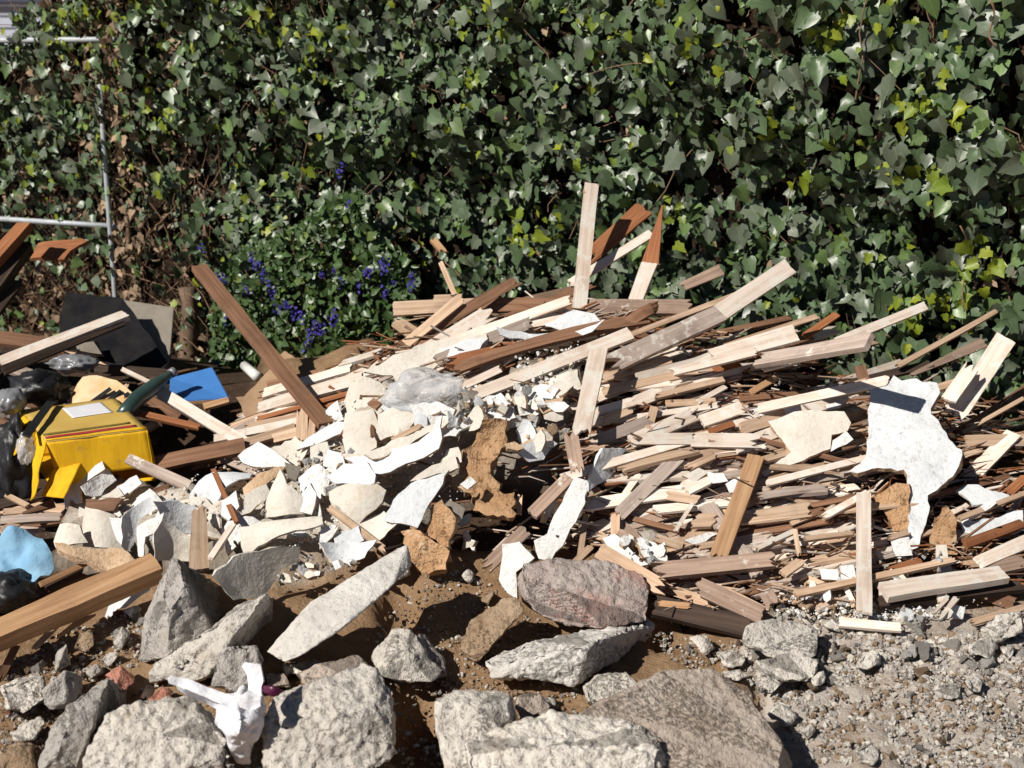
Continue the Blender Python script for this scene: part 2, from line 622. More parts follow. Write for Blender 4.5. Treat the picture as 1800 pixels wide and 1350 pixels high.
def sheet(poly, mats, off=.05, nrm=None, th=.012, bend=None, jag=2.0, seg=13, crump=.006, label=None, name="plaster_sheet", cat="plaster", group="broken plaster sheets",
          adj="", parent=None, av=.5, cell=.03, what="piece of plaster", cw=None, noise_sc=9):
    """a broken flat piece: outline set on a plane of its own, real thickness, chipped rim, warped face.
    mats: face material, rim and back material"""
    if mats[0] in ("plaster", "cream", "skim") and th < .0125:
        th *= .72
    cx = sum(p[0] for p in poly) / len(poly)
    cy = sum(p[1] for p in poly) / len(poly)
    C = P(cx, cy, off)
    view = (EYE - C).normalized()
    if nrm is None:
        tn = hn(C.x, C.y)
        nrm = view * av + tn * (1 - av) + V((random.uniform(-.15, .15), random.uniform(-.1, .1), random.uniform(-.1, .1)))
    nrm = V(nrm).normalized()
    if nrm.dot(view) < .25:
        nrm = (nrm + view * (.3 - nrm.dot(view))).normalized()
    ex = (V((1, 0, 0)) - nrm * nrm.x).normalized()
    ey = nrm.cross(ex)
    pts = []
    for (px, py) in jagged(poly, seg, jag):
        d = ray(px, py)
        t = (C - EYE).dot(nrm) / d.dot(nrm)
        p = EYE + d * t - C
        pts.append((p.dot(ex), p.dot(ey)))
    area = sum(pts[i][0] * pts[(i + 1) % len(pts)][1] - pts[(i + 1) % len(pts)][0] * pts[i][1] for i in range(len(pts)))
    if area < 0:
        pts.reverse()
    bm = bmesh.new()
    vs = [bm.verts.new((x, y, 0)) for x, y in pts]
    f = bm.faces.new(vs)
    f.normal_update()
    bmesh.ops.triangulate(bm, faces=[f], quad_method="BEAUTY", ngon_method="EAR_CLIP")
    for _ in range(5):
        le = [e for e in bm.edges if e.calc_length() > cell]
        if not le:
            break
        bmesh.ops.subdivide_edges(bm, edges=le, cuts=1)
        ng = [q for q in bm.faces if len(q.verts) > 3]
        if ng:
            bmesh.ops.triangulate(bm, faces=ng)
    sd = V((random.uniform(0, 99), random.uniform(0, 99), 0))
    for v in bm.verts:
        z = noise.fractal((v.co + sd) * noise_sc, 1.0, 2.0, 3) * crump
        if bend:
            for (bx, by, k) in (bend if isinstance(bend[0], tuple) else [bend]):
                q = v.co.x * bx + v.co.y * by
                z += k * q * q
        v.co.z = z
    for q in bm.faces:
        q.material_index = 0
        q.smooth = True
    bm.normal_update()
    if bm.faces and sum(q.normal.z * q.calc_area() for q in bm.faces) < 0:
        bmesh.ops.reverse_faces(bm, faces=bm.faces)
    top_f = list(bm.faces)
    vm = {}
    for v in list(bm.verts):
        rim = v.is_boundary
        nv = bm.verts.new(v.co - V((0, 0, th)) + (V((random.uniform(-1, 1), random.uniform(-1, 1), 0)) * th * .35 if rim else V((0, 0, random.uniform(-.2, .2) * th))))
        vm[v] = nv
    be = [e for e in bm.edges if e.is_boundary]
    for e in be:
        e.smooth = False
    loops = [(l.vert, l.link_loop_next.vert) for e in be for l in e.link_loops]
    nm = 1 if isinstance(mats, (tuple, list)) and len(mats) > 1 else 0
    for q in top_f:
        g = bm.faces.new([vm[v] for v in reversed(q.verts)])
        g.material_index = nm
        g.smooth = True
    for a, b in loops:
        g = bm.faces.new((b, a, vm[a], vm[b]))
        g.material_index = nm
        bm.edges.get((vm[a], vm[b])).smooth = False
    me = bm_mesh(bm, name)
    o = obj(name, me, mats, parent=parent, mw=basis(C, ex, ey, nrm))
    if parent is None:
        o["category"] = cat
        if group:
            o["group"] = group
        if label:
            tag(o, label)
        else:
            m0 = mats if isinstance(mats, str) else mats[0]
            cw = cw or {"plaster": ("white",), "cream": ("cream",), "skim": ("pale grey-white",), "coat": ("sandy brown",), "ochre": ("ochre",)}.get(m0, ("dusty",))
            ITEMS.append((o, " ".join(q for q in (adj, "{c}", what) if q), cx, cy, cw))
    return o


def hull_mesh(pts, name, cell=.02, amp=.012, sc=9, amp2=.005, rnd=1, smooth_f=.35, sd=None, pits=0, cuts=0):
    bm = bmesh.new()
    for p in pts:
        bm.verts.new(p)
    r = bmesh.ops.convex_hull(bm, input=bm.verts)
    kill = [g for g in set(r["geom_interior"]) | set(r["geom_unused"]) if isinstance(g, bmesh.types.BMVert)]
    if kill:
        bmesh.ops.delete(bm, geom=kill, context="VERTS")
    for _ in range(cuts):
        vv = list(bm.verts)
        c = sum((v.co for v in vv), V()) / len(vv)
        q = random.choice(vv).co - c
        n = (q.normalized() + V((random.gauss(0, .35), random.gauss(0, .35), random.gauss(0, .35)))).normalized()
        far = max((v.co - c).dot(n) for v in vv)
        bmesh.ops.bisect_plane(bm, geom=list(bm.verts) + list(bm.edges) + list(bm.faces), plane_co=c + n * far * random.uniform(.86, .96), plane_no=n, clear_outer=True)
        r = bmesh.ops.convex_hull(bm, input=bm.verts)
        kill = [g for g in set(r["geom_interior"]) | set(r["geom_unused"]) if isinstance(g, bmesh.types.BMVert)]
        if kill:
            bmesh.ops.delete(bm, geom=kill, context="VERTS")
    bmesh.ops.triangulate(bm, faces=bm.faces)
    for _ in range(6):
        le = [e for e in bm.edges if e.calc_length() > cell]
        if not le:
            break
        bmesh.ops.subdivide_edges(bm, edges=le, cuts=1)
        ng = [q for q in bm.faces if len(q.verts) > 3]
        if ng:
            bmesh.ops.triangulate(bm, faces=ng)
    if not rnd:
        bmesh.ops.smooth_vert(bm, verts=bm.verts, factor=.2, use_axis_x=True, use_axis_y=True, use_axis_z=True)
    for _ in range(rnd):
        bmesh.ops.smooth_vert(bm, verts=bm.verts, factor=smooth_f, use_axis_x=True, use_axis_y=True, use_axis_z=True)
    bm.normal_update()
    s = sd or V((random.uniform(0, 99), random.uniform(0, 99), random.uniform(0, 99)))
    for v in bm.verts:
        q = v.co + s
        a = noise.fractal(q * sc, .9, 2.1, 4) * amp
        r_ = noise.noise(q * 38)
        a += noise.noise(q * 60) * amp2 - max(0, r_ - .25) * amp2 * 2.4
        if pits:
            d1 = noise.voronoi(q * pits)[0][0]
            a -= max(0, .42 - d1) * amp2 * 2.2
            a -= abs(noise.noise(q * 17)) * amp * .5
        v.co += v.normal * a
    return bm_mesh(bm, name, True)


def rock(pts, mat, base=None, thick=.14, off=0.0, label=None, name="concrete_block", cat="rubble", group="broken concrete and stones in front of the heap",
         amp=.010, sc=9, amp2=.005, cell=.012, rnd=0, adj="", what="chunk of concrete", shrink=.9, pits=34, cuts=8, cw=None, parent=None):
    """a broken block: silhouette and ridge points at their own depths (third number: metres nearer than the base), hidden back filled in"""
    cx = sum(p[0] for p in pts) / len(pts)
    cy = sum(p[1] for p in pts) / len(pts)
    bx, by = base if base else (cx, max(p[1] for p in pts))
    t0 = hit(bx, min(by, 1400)) - off
    w = [at(p[0], p[1], t0 - (p[2] if len(p) > 2 else 0.0)) for p in pts]
    C = sum(w, V()) / len(w)
    back = [C + (q - C) * shrink + ray(p[0], p[1]) * thick for q, p in zip(w, pts)]
    loc = [q - C for q in w + back]
    me = hull_mesh(loc, name, cell, amp, sc, amp2, rnd, .25, None, pits, cuts)
    o = obj(name, me, mat, parent=parent, mw=Matrix.Translation(C))
    if parent is None:
        o["category"] = cat
        if group:
            o["group"] = group
        if label:
            tag(o, label)
        else:
            ITEMS.append((o, " ".join(q for q in (adj, "{c}", what) if q), cx, cy, cw or ("pale",)))
    return o


def tube_mesh(pts, rad, name, seg=8, cap=True):
    bm = bmesh.new()
    rings = []
    for i, p in enumerate(pts):
        d = (pts[min(i + 1, len(pts) - 1)] - pts[max(i - 1, 0)]).normalized()
        s = d.cross(V((0, 0, 1)) if abs(d.z) < .9 else V((1, 0, 0))).normalized()
        u = s.cross(d)
        r = rad[i] if hasattr(rad, "__len__") else rad
        rings.append([bm.verts.new(p + (s * math.cos(a) + u * math.sin(a)) * r) for a in (2 * math.pi * k / seg for k in range(seg))])
    for a, b in zip(rings, rings[1:]):
        for k in range(seg):
            bm.faces.new((a[k], a[(k + 1) % seg], b[(k + 1) % seg], b[k]))
    if cap:
        bm.faces.new(rings[0])
        bm.faces.new(rings[-1])
    bmesh.ops.recalc_face_normals(bm, faces=bm.faces)
    return bm_mesh(bm, name, True)


def tube(name, pts, rad, mat, parent=None, seg=8):
    c = sum(pts, V()) / len(pts)
    me = tube_mesh([p - c for p in pts], rad, name, seg)
    return obj(name, me, mat, parent=parent, mw=Matrix.Translation(c))


def in_poly(x, y, poly):
    c = False
    j = len(poly) - 1
    for i in range(len(poly)):
        xi, yi = poly[i]
        xj, yj = poly[j]
        if (yi > y) != (yj > y) and x < (xj - xi) * (y - yi) / (yj - yi) + xi:
            c = not c
        j = i
    return c


def pick(poly):
    xs, ys = [p[0] for p in poly], [p[1] for p in poly]
    while True:
        x, y = random.uniform(min(xs), max(xs)), random.uniform(min(ys), max(ys))
        if in_poly(x, y, poly):
            return x, y


# ------------------------------------------------------------------ light, sky
SUN_TO = V((-.576, -.50, .647)).normalized()
w = bpy.data.worlds.new("World")
sc.world = w
w.use_nodes = True
wn = w.node_tree
bg = wn.nodes["Background"]
sky = wn.nodes.new("ShaderNodeTexSky")
sky.sky_type = "NISHITA"
sky.sun_disc = False
sky.altitude = 2500
sky.air_density = .55
sky.dust_density = .2
sky.sun_elevation = math.asin(SUN_TO.z)
sky.sun_rotation = math.atan2(SUN_TO.x, SUN_TO.y)
wn.links.new(sky.outputs[0], bg.inputs[0])
bg.inputs[1].default_value = .05
sl = bpy.data.lights.new("sun", "SUN")
sl.energy = 5.0
sl.angle = R(.5)
sl.color = (1.0, .945, .86)
so = bpy.data.objects.new("sun", sl)
link(so)
so.rotation_euler = (-SUN_TO).to_track_quat("-Z", "Y").to_euler()
so.location = SUN_TO * 20
sc.view_settings.view_transform = "Standard"
sc.view_settings.look = "None"
sc.view_settings.exposure = 0.2

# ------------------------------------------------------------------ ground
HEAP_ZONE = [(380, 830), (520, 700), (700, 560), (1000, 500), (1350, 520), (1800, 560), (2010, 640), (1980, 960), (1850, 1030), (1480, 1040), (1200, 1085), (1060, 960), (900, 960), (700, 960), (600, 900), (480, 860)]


DUST = [[(470, 850), (545, 800), (590, 740), (660, 690), (760, 730), (870, 730), (900, 665), (1015, 645), (1030, 700), (1000, 770), (960, 800), (880, 800), (800, 830), (760, 880), (680, 940), (560, 1000), (470, 1035), (420, 960), (270, 970), (110, 960), (120, 880), (220, 875), (340, 890), (430, 900)],
        [(1050, 935), (1180, 960), (1180, 1000), (1100, 1000)], [(1360, 1050), (1500, 1010), (1680, 985), (1700, 1010), (1560, 1040), (1600, 1075), (1440, 1085), (1350, 1085)]]


def to_px(p):
    q = p - EYE
    t = q.dot(FWD)
    return 900 + F * q.x / t, 675 - F * q.dot(UP) / t, t


def ground():
    def axis(lo, hi, step, far):
        a = list(np.arange(lo, hi + step / 2, step))
        g, s = [], step
        v = hi
        while v < far:
            s *= 1.5
            v += s
            g.append(v)
        g2, s = [], step
        v = lo
        while v > -far:
            s *= 1.5
            v -= s
            g2.append(v)
        return list(reversed(g2)) + a + g
    xs, ys = axis(-2.6, 2.3, .022, 150), axis(2.2, 5.8, .022, 150)
    nx, ny = len(xs), len(ys)
    verts, cols = [], []
    for y in ys:
        for x in xs:
            z = h(x, y) if y > 1.5 else 0.0
            zp = z
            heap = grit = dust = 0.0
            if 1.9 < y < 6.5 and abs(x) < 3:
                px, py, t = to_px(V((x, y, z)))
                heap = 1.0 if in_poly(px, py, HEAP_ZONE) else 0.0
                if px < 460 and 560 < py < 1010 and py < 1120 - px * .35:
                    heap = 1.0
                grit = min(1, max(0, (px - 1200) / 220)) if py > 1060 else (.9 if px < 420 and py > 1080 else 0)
                q = V((x, y, 0))
                pl = max(in_poly(px, py, z_) for z_ in DUST)
                if pl and py > 985 and px > 1000:
                    z += noise.fractal(q * 16, .9, 2, 4) * .02 - .02
                    dust = .6
                elif pl:
                    z += .06 + noise.fractal(q * 16, .9, 2, 4) * .026
                    dust = 1.0
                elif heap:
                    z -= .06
                else:
                    z += noise.fractal(q * 5, .9, 2, 4) * .022 + noise.fractal(q * 22, .8, 2, 4) * (.007 + .011 * grit)
            if 1.9 < y < 6.5 and abs(x) < 3:
                for cx_, cy_, rx_, ry_, dp_ in ((738, 1275, 55, 85, .16), (1345, 1240, 34, 60, .08), (1180, 1110, 50, 30, .06), (700, 1060, 40, 50, .05)):
                    q2 = ((px - cx_) / rx_) ** 2 + ((py - cy_) / ry_) ** 2
                    z -= dp_ * max(0, min(1, 1.6 - 1.3 * q2))
            verts.append((x, y, z))
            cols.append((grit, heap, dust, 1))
    faces = [(j * nx + i, j * nx + i + 1, (j + 1) * nx + i + 1, (j + 1) * nx + i) for j in range(ny - 1) for i in range(nx - 1)]
    ca = np.array(cols, dtype=np.float32).reshape(ny, nx, 4)
    for _ in range(5):                              # the kinds of ground run into each other
        ca[1:-1, 1:-1] = (ca[1:-1, 1:-1] * 2 + ca[:-2, 1:-1] + ca[2:, 1:-1] + ca[1:-1, :-2] + ca[1:-1, 2:]) / 6
    cols = ca.reshape(-1, 4)
    me = bpy.data.meshes.new("ground")
    me.from_pydata(verts, [], faces)
    at_ = me.attributes.new("zone", "FLOAT_COLOR", "POINT")
    at_.data.foreach_set("color", np.array(cols, dtype=np.float32).ravel())
    me.polygons.foreach_set("use_smooth", [True] * len(me.polygons))
    tag(obj("ground", me, "ground"), kind="structure")


ground()

# ------------------------------------------------------------------ ivy wall
W0 = V((1.70, 4.62, 0))                         # foot of the fence where the picture ends on one side
WD = V((-.911, .412, 0)).normalized()           # along the fence
WN = V((-WD.y, WD.x, 0))
if WN.y > 0:
    WN = -WN                                    # towards the viewer


def wall_pt(s, z, out=0.0):
    return W0 + WD * s + WN * out + V((0, 0, z))


def wall_s(px, py, out=0.0):
    """where the pixel's ray meets the wall plane: (s, z)"""
    d = ray(px, py)
    o = W0 + WN * out
    t = (o - EYE).dot(WN) / d.dot(WN)
    p = EYE + d * t
    return (p - o).dot(WD), p.z, t


def bulge(s, z):
    f = min(1, max(0, (3.78 - s) / .35))         # thick over most of the fence, thin where the vines have died back
    b = .05 + f * (.18 + .15 * noise.fractal(V((s * 1.6, z * 1.9, 3)), 1, 2, 3)) + .05 * noise.noise(V((s * 6, z * 6, 1)))
    return b


def ivy_top(s):
    base = 2.5 - .12 * max(0, s)
    if s > 3.68:
        base = 1.40 + .65 * min(1, max(0, (4.14 - s) / .46))
    return base + .03 * noise.noise(V((s * 4, 0, 7)))


BARE = [(90, 330, 130, 100, .45), (90, 130, 90, 45, .75), (130, 540, 150, 90, .75), (250, 450, 80, 70, .6), (330, 560, 50, 120, .8), (460, 230, 40, 70, .7), (740, 430, 60, 80, .65),
        (880, 200, 50, 40, .6), (360, 360, 30, 100, .5), (700, 350, 60, 50, .3), (300, 250, 60, 40, .3)]
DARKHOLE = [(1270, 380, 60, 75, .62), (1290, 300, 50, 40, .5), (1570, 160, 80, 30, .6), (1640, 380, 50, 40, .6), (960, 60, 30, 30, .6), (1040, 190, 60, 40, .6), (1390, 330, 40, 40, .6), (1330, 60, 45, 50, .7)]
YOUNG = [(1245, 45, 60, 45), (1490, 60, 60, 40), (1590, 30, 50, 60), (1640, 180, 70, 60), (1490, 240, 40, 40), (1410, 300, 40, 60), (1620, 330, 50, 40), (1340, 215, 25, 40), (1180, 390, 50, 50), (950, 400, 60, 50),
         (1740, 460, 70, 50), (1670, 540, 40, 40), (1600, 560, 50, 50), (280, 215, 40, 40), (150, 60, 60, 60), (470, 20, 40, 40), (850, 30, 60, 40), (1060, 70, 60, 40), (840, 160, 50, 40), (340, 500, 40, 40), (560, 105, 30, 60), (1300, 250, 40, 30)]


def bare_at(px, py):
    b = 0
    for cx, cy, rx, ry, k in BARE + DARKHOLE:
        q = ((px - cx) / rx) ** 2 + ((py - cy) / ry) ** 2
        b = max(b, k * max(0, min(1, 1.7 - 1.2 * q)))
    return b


LEAF_A = np.array([(0, 0), (0, .47), (0, 1.0), (.20, -.10), (.47, .07), (.33, .29), (.40, .52), (.19, .70), (-.20, -.10), (-.47, .07), (-.33, .29), (-.40, .52), (-.19, .70)])
LEAF_B = np.array([(0, 0), (0, .45), (0, 1.0), (.24, -.12), (.45, .05), (.47, .27), (.38, .52), (.20, .77), (-.24, -.12), (-.45, .05), (-.47, .27), (-.38, .52), (-.20, .77)])
LEAF_C = np.array([(0, 0), (0, .5), (0, 1.0), (.09, .08), (.19, .25), (.22, .45), (.18, .68), (.10, .86), (-.09, .08), (-.19, .25), (-.22, .45), (-.18, .68), (-.10, .86)])
LEAF_F = [(0, 3, 4, 5, 1), (1, 5, 6, 7, 2), (0, 1, 10, 9, 8), (1, 2, 12, 11, 10)]


def leaves_mesh(name, recs):
    """recs: (pos, normal, tip direction, size, colour, shape) -> one mesh of separate folded leaves"""
    n = len(recs)
    co = np.zeros((n, 13, 3), dtype=np.float64)
    uv0 = np.zeros((n, 13, 2))
    col = np.ones((n, 13, 4), dtype=np.float32)
    for i, (p, nn, tip, size, c, shp) in enumerate(recs):
        base = (LEAF_A, LEAF_B, LEAF_C)[shp]
        nn = nn.normalized()
        tip = (tip - nn * tip.dot(nn)).normalized()
        side = tip.cross(nn)
        xy = base + rng.normal(0, .022, (13, 2)) * (base[:, :1] != 0)
        fold, curl, tw = rng.uniform(-.15, .65), rng.uniform(-.6, .12), rng.normal(0, .2)
        z = fold * np.abs(xy[:, 0]) + curl * xy[:, 1] ** 2 + tw * xy[:, 0] * xy[:, 1] + .09 * np.sin(np.arctan2(xy[:, 0], xy[:, 1] - .4) * 3 + rng.uniform(0, 6)) * (base[:, 0] != 0) + rng.normal(0, .02, 13)
        co[i] = np.array(p) + size * (xy[:, :1] * np.array(side) + (xy[:, 1:] - .25) * np.array(tip) + z[:, None] * np.array(nn))
        uv0[i] = base + (.5, 0)
        col[i, :, :3] = c
    me = bpy.data.meshes.new(name)
    nv = n * 13
    me.vertices.add(nv)
    me.vertices.foreach_set("co", co.ravel())
    li, ls, tot = [], [], 0
    f = np.array([x for q in LEAF_F for x in q])
    loops = (np.arange(n)[:, None] * 13 + f[None, :]).ravel()
    me.loops.add(len(loops))
    me.loops.foreach_set("vertex_index", loops.astype(np.int32))
    me.polygons.add(n * 4)
    me.polygons.foreach_set("loop_start", (np.arange(n * 4) * 5).astype(np.int32))
    me.update(calc_edges=True)
    a = me.attributes.new("Col", "FLOAT_COLOR", "POINT")
    a.data.foreach_set("color", col.ravel())
    uvl = me.uv_layers.new(name="UVMap")
    uvl.data.foreach_set("uv", uv0.reshape(nv, 2)[loops].astype(np.float32).ravel())
    me.polygons.foreach_set("use_smooth", [True] * len(me.polygons))
    me.validate()
    return me


def strands_mesh(name, paths, seg=4):
    """many thin stems in one mesh: (points, radius start, radius end)"""
    vs, fs = [], []
    for pts, r0, r1 in paths:
        b0 = len(vs)
        m = len(pts)
        for i, p in enumerate(pts):
            d = (pts[min(i + 1, m - 1)] - pts[max(i - 1, 0)]).normalized()
            s = d.cross(V((.31, .9, .2))).normalized()
            u = s.cross(d)
            r = r0 + (r1 - r0) * i / (m - 1)
            for k in range(seg):
                a = 2 * math.pi * k / seg
                vs.append(p + (s * math.cos(a) + u * math.sin(a)) * r)
        for i in range(m - 1):
            for k in range(seg):
                fs.append((b0 + i * seg + k, b0 + i * seg + (k + 1) % seg, b0 + (i + 1) * seg + (k + 1) % seg, b0 + (i + 1) * seg + k))
    me = bpy.data.meshes.new(name)
    me.from_pydata([tuple(v) for v in vs], [], fs)
    me.polygons.foreach_set("use_smooth", [True] * len(me.polygons))
    return me


S_LO, S_HI = -1.3, 6.2
ivy = empty("ivy_hedge", wall_pt(2.2, .1, .1))
tag(ivy, "dense dark green ivy hedge covering the whole fence behind the debris heap", "ivy")


def wall_normal(s, z):
    e = .05
    ds = (bulge(s + e, z) - bulge(s - e, z)) / (2 * e)
    dz = (bulge(s, z + e) - bulge(s, z - e)) / (2 * e)
    return (WN - WD * ds - V((0, 0, 1)) * dz).normalized()


def build_ivy():
    dark, young, dead = [], [], []
    tries = 0
    target = 24000
    while len(dark) < target and tries < 190000:
        tries += 1
        s = random.uniform(S_LO, S_HI)
        z = random.uniform(.02, ivy_top(s) + .05)
        layer = random.random()
        depth = (-.24 if s < 3.6 else -.06) * layer ** 1.2 + random.uniform(-.02, .05) + (.085 if s > 3.6 else 0)
        o = bulge(s, z) + depth
        p = wall_pt(s, z, o)
        px, py, t = to_px(p)
        inside = -60 < px < 1860 and -60 < py < 760
        if not inside and random.random() < .6:
            continue
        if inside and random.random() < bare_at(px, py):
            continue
        if px < 330 and random.random() < .20 + .50 * (py > 340):
            continue
        if noise.noise(V((s * 6.5, z * 6.5, 21))) < -.16 and random.random() < .8:
            continue
        right = max(0, min(1, (px - 700) / 1000))
        size = random.lognormvariate(math.log(.037 + .011 * right), .36)
        size = min(size, .095 if px > 900 else .070)
        wn = wall_normal(s, z)
        nn = wn + V((random.gauss(0, .38), random.gauss(0, .3), random.gauss(.12, .36)))
        if nn.dot(WN) < .1:
            nn = nn + WN * .6
        tip = V((0, 0, -1)) + WD * random.gauss(0, .75) + V((random.gauss(0, .2), random.gauss(0, .2), random.gauss(0, .35)))
        g = random.random()
        sd = random.uniform(.75, 1.3)
        c = (.076 * sd, .118 * sd, .055 * sd) if g < .5 else (.105 * sd, .130 * sd, .085 * sd) if g < .86 else (.112 * sd, .175 * sd, .056 * sd)
        yg = False
        for cx, cy, rx, ry in YOUNG:
            if ((px - cx) / rx) ** 2 + ((py - cy) / ry) ** 2 < 1 and layer < .55:
                yg = random.random() < .28
        if random.random() < .018:
            yg = True
        if px < 560 and random.random() < .05:
            yg = True
        shp = 0 if random.random() < .6 else 1
        if yg:
            q = random.random()
            c = (.15 + .13 * q, .22 + .10 * q, .024)
            young.append((p + WN * .03, nn, tip, size * .72, c, 0))
        else:
            dark.append((p, nn, tip, size, c, shp))
    for _ in range(7200):
        s = random.uniform(S_LO, S_HI) if random.random() < .6 else random.uniform(3.2, 5.2)
        z = random.uniform(.02, ivy_top(s))
        o = bulge(s, z) - random.uniform(.04, .2) + (.13 if s > 3.4 else 0)
        p = wall_pt(s, z, o)
        px, py, t = to_px(p)
        if px > 400 and random.random() < .72 and bare_at(px, py) < .3:
            continue
        q = random.random()
        c = (.38 * (.4 + q * .8), .27 * (.4 + q * .8), .18 * (.4 + q * .8))
        dead.append((p, V((random.gauss(0, .7), -1, random.gauss(0, .7))), V((random.gauss(0, 1), random.gauss(0, .3), -1)), random.uniform(.02, .05), c, random.choice((0, 2, 2))))
    obj("foliage", leaves_mesh("foliage", dark), "leaf", ivy, Matrix())
    obj("young_foliage", leaves_mesh("young_foliage", young), "younglf", ivy, Matrix())
    obj("dead_foliage", leaves_mesh("dead_foliage", dead), "deadlf", ivy, Matrix())
    # old stems
    paths = []
    for _ in range(1500):
        s = random.uniform(S_LO, S_HI) if random.random() < .6 else random.uniform(3.5, 5.4)
        far = s > 3.0
        if not far and random.random() < .45:
            continue
        z = random.uniform(0, ivy_top(s) * .95)
        L = random.uniform(.10, .42)
        o = bulge(s, z) * random.uniform(.2, .85) + (.05 if far else 0)
        pts = []
        dx = random.gauss(0, .18)
        for k in range(6):
            f = k / 5
            pts.append(wall_pt(s + dx * f + .07 * noise.noise(V((s * 9, f * 2.5, z * 4))), min(z + L * f, ivy_top(s)), o + .03 * noise.noise(V((f * 3, s * 5, z * 5)))))
        r = random.uniform(.0010, .0034)
        paths.append((pts, r, r * .6))
    obj("dry_stems", strands_mesh("dry_stems", paths), "drystem", ivy, Matrix())
    # the inner mat of old stems and litter between the leaves and the fence
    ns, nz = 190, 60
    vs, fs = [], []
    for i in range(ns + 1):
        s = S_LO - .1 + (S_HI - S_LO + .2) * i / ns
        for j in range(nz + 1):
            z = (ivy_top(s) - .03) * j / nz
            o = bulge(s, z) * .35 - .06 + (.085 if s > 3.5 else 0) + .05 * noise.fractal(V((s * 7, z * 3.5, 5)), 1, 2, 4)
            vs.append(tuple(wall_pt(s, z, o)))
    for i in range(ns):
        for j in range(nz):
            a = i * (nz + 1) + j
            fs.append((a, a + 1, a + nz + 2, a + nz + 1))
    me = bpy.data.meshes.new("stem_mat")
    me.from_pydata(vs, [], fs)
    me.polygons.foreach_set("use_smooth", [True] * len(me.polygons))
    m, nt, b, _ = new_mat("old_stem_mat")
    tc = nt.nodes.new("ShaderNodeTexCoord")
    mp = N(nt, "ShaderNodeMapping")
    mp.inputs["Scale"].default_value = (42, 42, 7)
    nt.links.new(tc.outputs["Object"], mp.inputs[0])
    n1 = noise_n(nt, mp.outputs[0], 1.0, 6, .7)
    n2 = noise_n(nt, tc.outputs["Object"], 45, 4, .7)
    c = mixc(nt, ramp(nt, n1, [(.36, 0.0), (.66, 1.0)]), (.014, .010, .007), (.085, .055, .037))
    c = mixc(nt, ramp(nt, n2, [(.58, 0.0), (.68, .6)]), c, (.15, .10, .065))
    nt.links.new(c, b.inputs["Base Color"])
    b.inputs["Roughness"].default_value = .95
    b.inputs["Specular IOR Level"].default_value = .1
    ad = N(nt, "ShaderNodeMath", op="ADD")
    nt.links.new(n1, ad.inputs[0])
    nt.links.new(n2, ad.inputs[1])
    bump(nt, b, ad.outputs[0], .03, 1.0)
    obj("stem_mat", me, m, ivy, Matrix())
    # twining bare shoots seen in front of the leaves
    for (a, bpt, r) in [((1735, 0), (1752, 90), .0035), ((1325, 135), (1335, 215), .0022), ((1265, 75), (1330, 62), .0024), ((1040, 128), (1130, 112), .002), ((1690, 400), (1700, 540), .0025)]:
        pts = []
        for k in range(9):
            f = k / 8
            s, z, t = wall_s(a[0] + (bpt[0] - a[0]) * f + 7 * math.sin(f * 6 + a[0]), a[1] + (bpt[1] - a[1]) * f + 5 * math.sin(f * 4 + a[1]), .30)
            pts.append(wall_pt(s, z, .29 + .04 * math.sin(f * 5 + r * 999)))
        tube("shoot", pts, r, "drystem", ivy, 5)
    # two thick old trunks low down where the leaves have gone
    for (x0, y0, x1, y1, r) in [(336, 655, 330, 505, .040), (385, 640, 392, 540, .016), (368, 480, 356, 330, .014), (222, 500, 224, 380, .010)]:
        pts = []
        for k in range(7):
            f = k / 6
            s, z, t = wall_s(x0 + (x1 - x0) * f, y0 + (y1 - y0) * f, .17)
            pts.append(wall_pt(s + .01 * math.sin(f * 7), z, .17))
        tube("trunk", pts, [r * (1.15 - .3 * k / 6 + .12 * math.sin(k * 2.3)) for k in range(7)], "stem", ivy, 12)


build_ivy()

# ------------------------------------------------------------------ chain-link fence under the ivy
fence = empty("chain_link_fence", wall_pt(3.9, 0, 0))
tag(fence, "galvanised pipe and wire fence smothered by ivy, its bare post and rails showing", "fence")


def fence_pipe(name, p0, p1, r):
    tube(name, [p0.lerp(p1, k / 6) for k in range(7)], r, "galv", fence, 12)


s_post, zt, _ = wall_s(175, 150, .2)
fence_pipe("post", wall_pt(s_post, 0, .20), wall_pt(s_post, 1.28, .20), .011)
fence_pipe("post", wall_pt(1.5, 0, 0), wall_pt(1.5, 1.43, 0), .021)
fence_pipe("post", wall_pt(-.8, 0, 0), wall_pt(-.8, 1.43, 0), .021)
sA, zA, _ = wall_s(0, 397, .17)
sB, zB, _ = wall_s(165, 395, .17)
fence_pipe("rail", wall_pt(s_post - .03, zB, .168), wall_pt(6.1, zA + .01, .168), .012)
sA, zA, _ = wall_s(20, 84, .15)
sB, zB, _ = wall_s(170, 68, .15)
fence_pipe("rail", wall_pt(s_post - .2, zB, .145), wall_pt(6.1, zA, .145), .012)
wires = []
k = S_LO
while k < S_HI:
    for sg in (1, -1):
        a = wall_pt(k, .02, -.05 if sg > 0 else -.046)
        bpt = wall_pt(k + sg * 1.38, 1.40, -.05 if sg > 0 else -.046)
        wires.append(([a, a.lerp(bpt, .5), bpt], .0014, .0014))
    k += .075
obj("wire_mesh", strands_mesh("wire_mesh", wires, 3), "galv", fence, Matrix())

# ------------------------------------------------------------------ neighbour's house beyond the fence
house = empty("house", V((-9, 21, 0)))
tag(house, "pale grey house wall of lapped boards beyond the fence's ivy-free corner", "house")


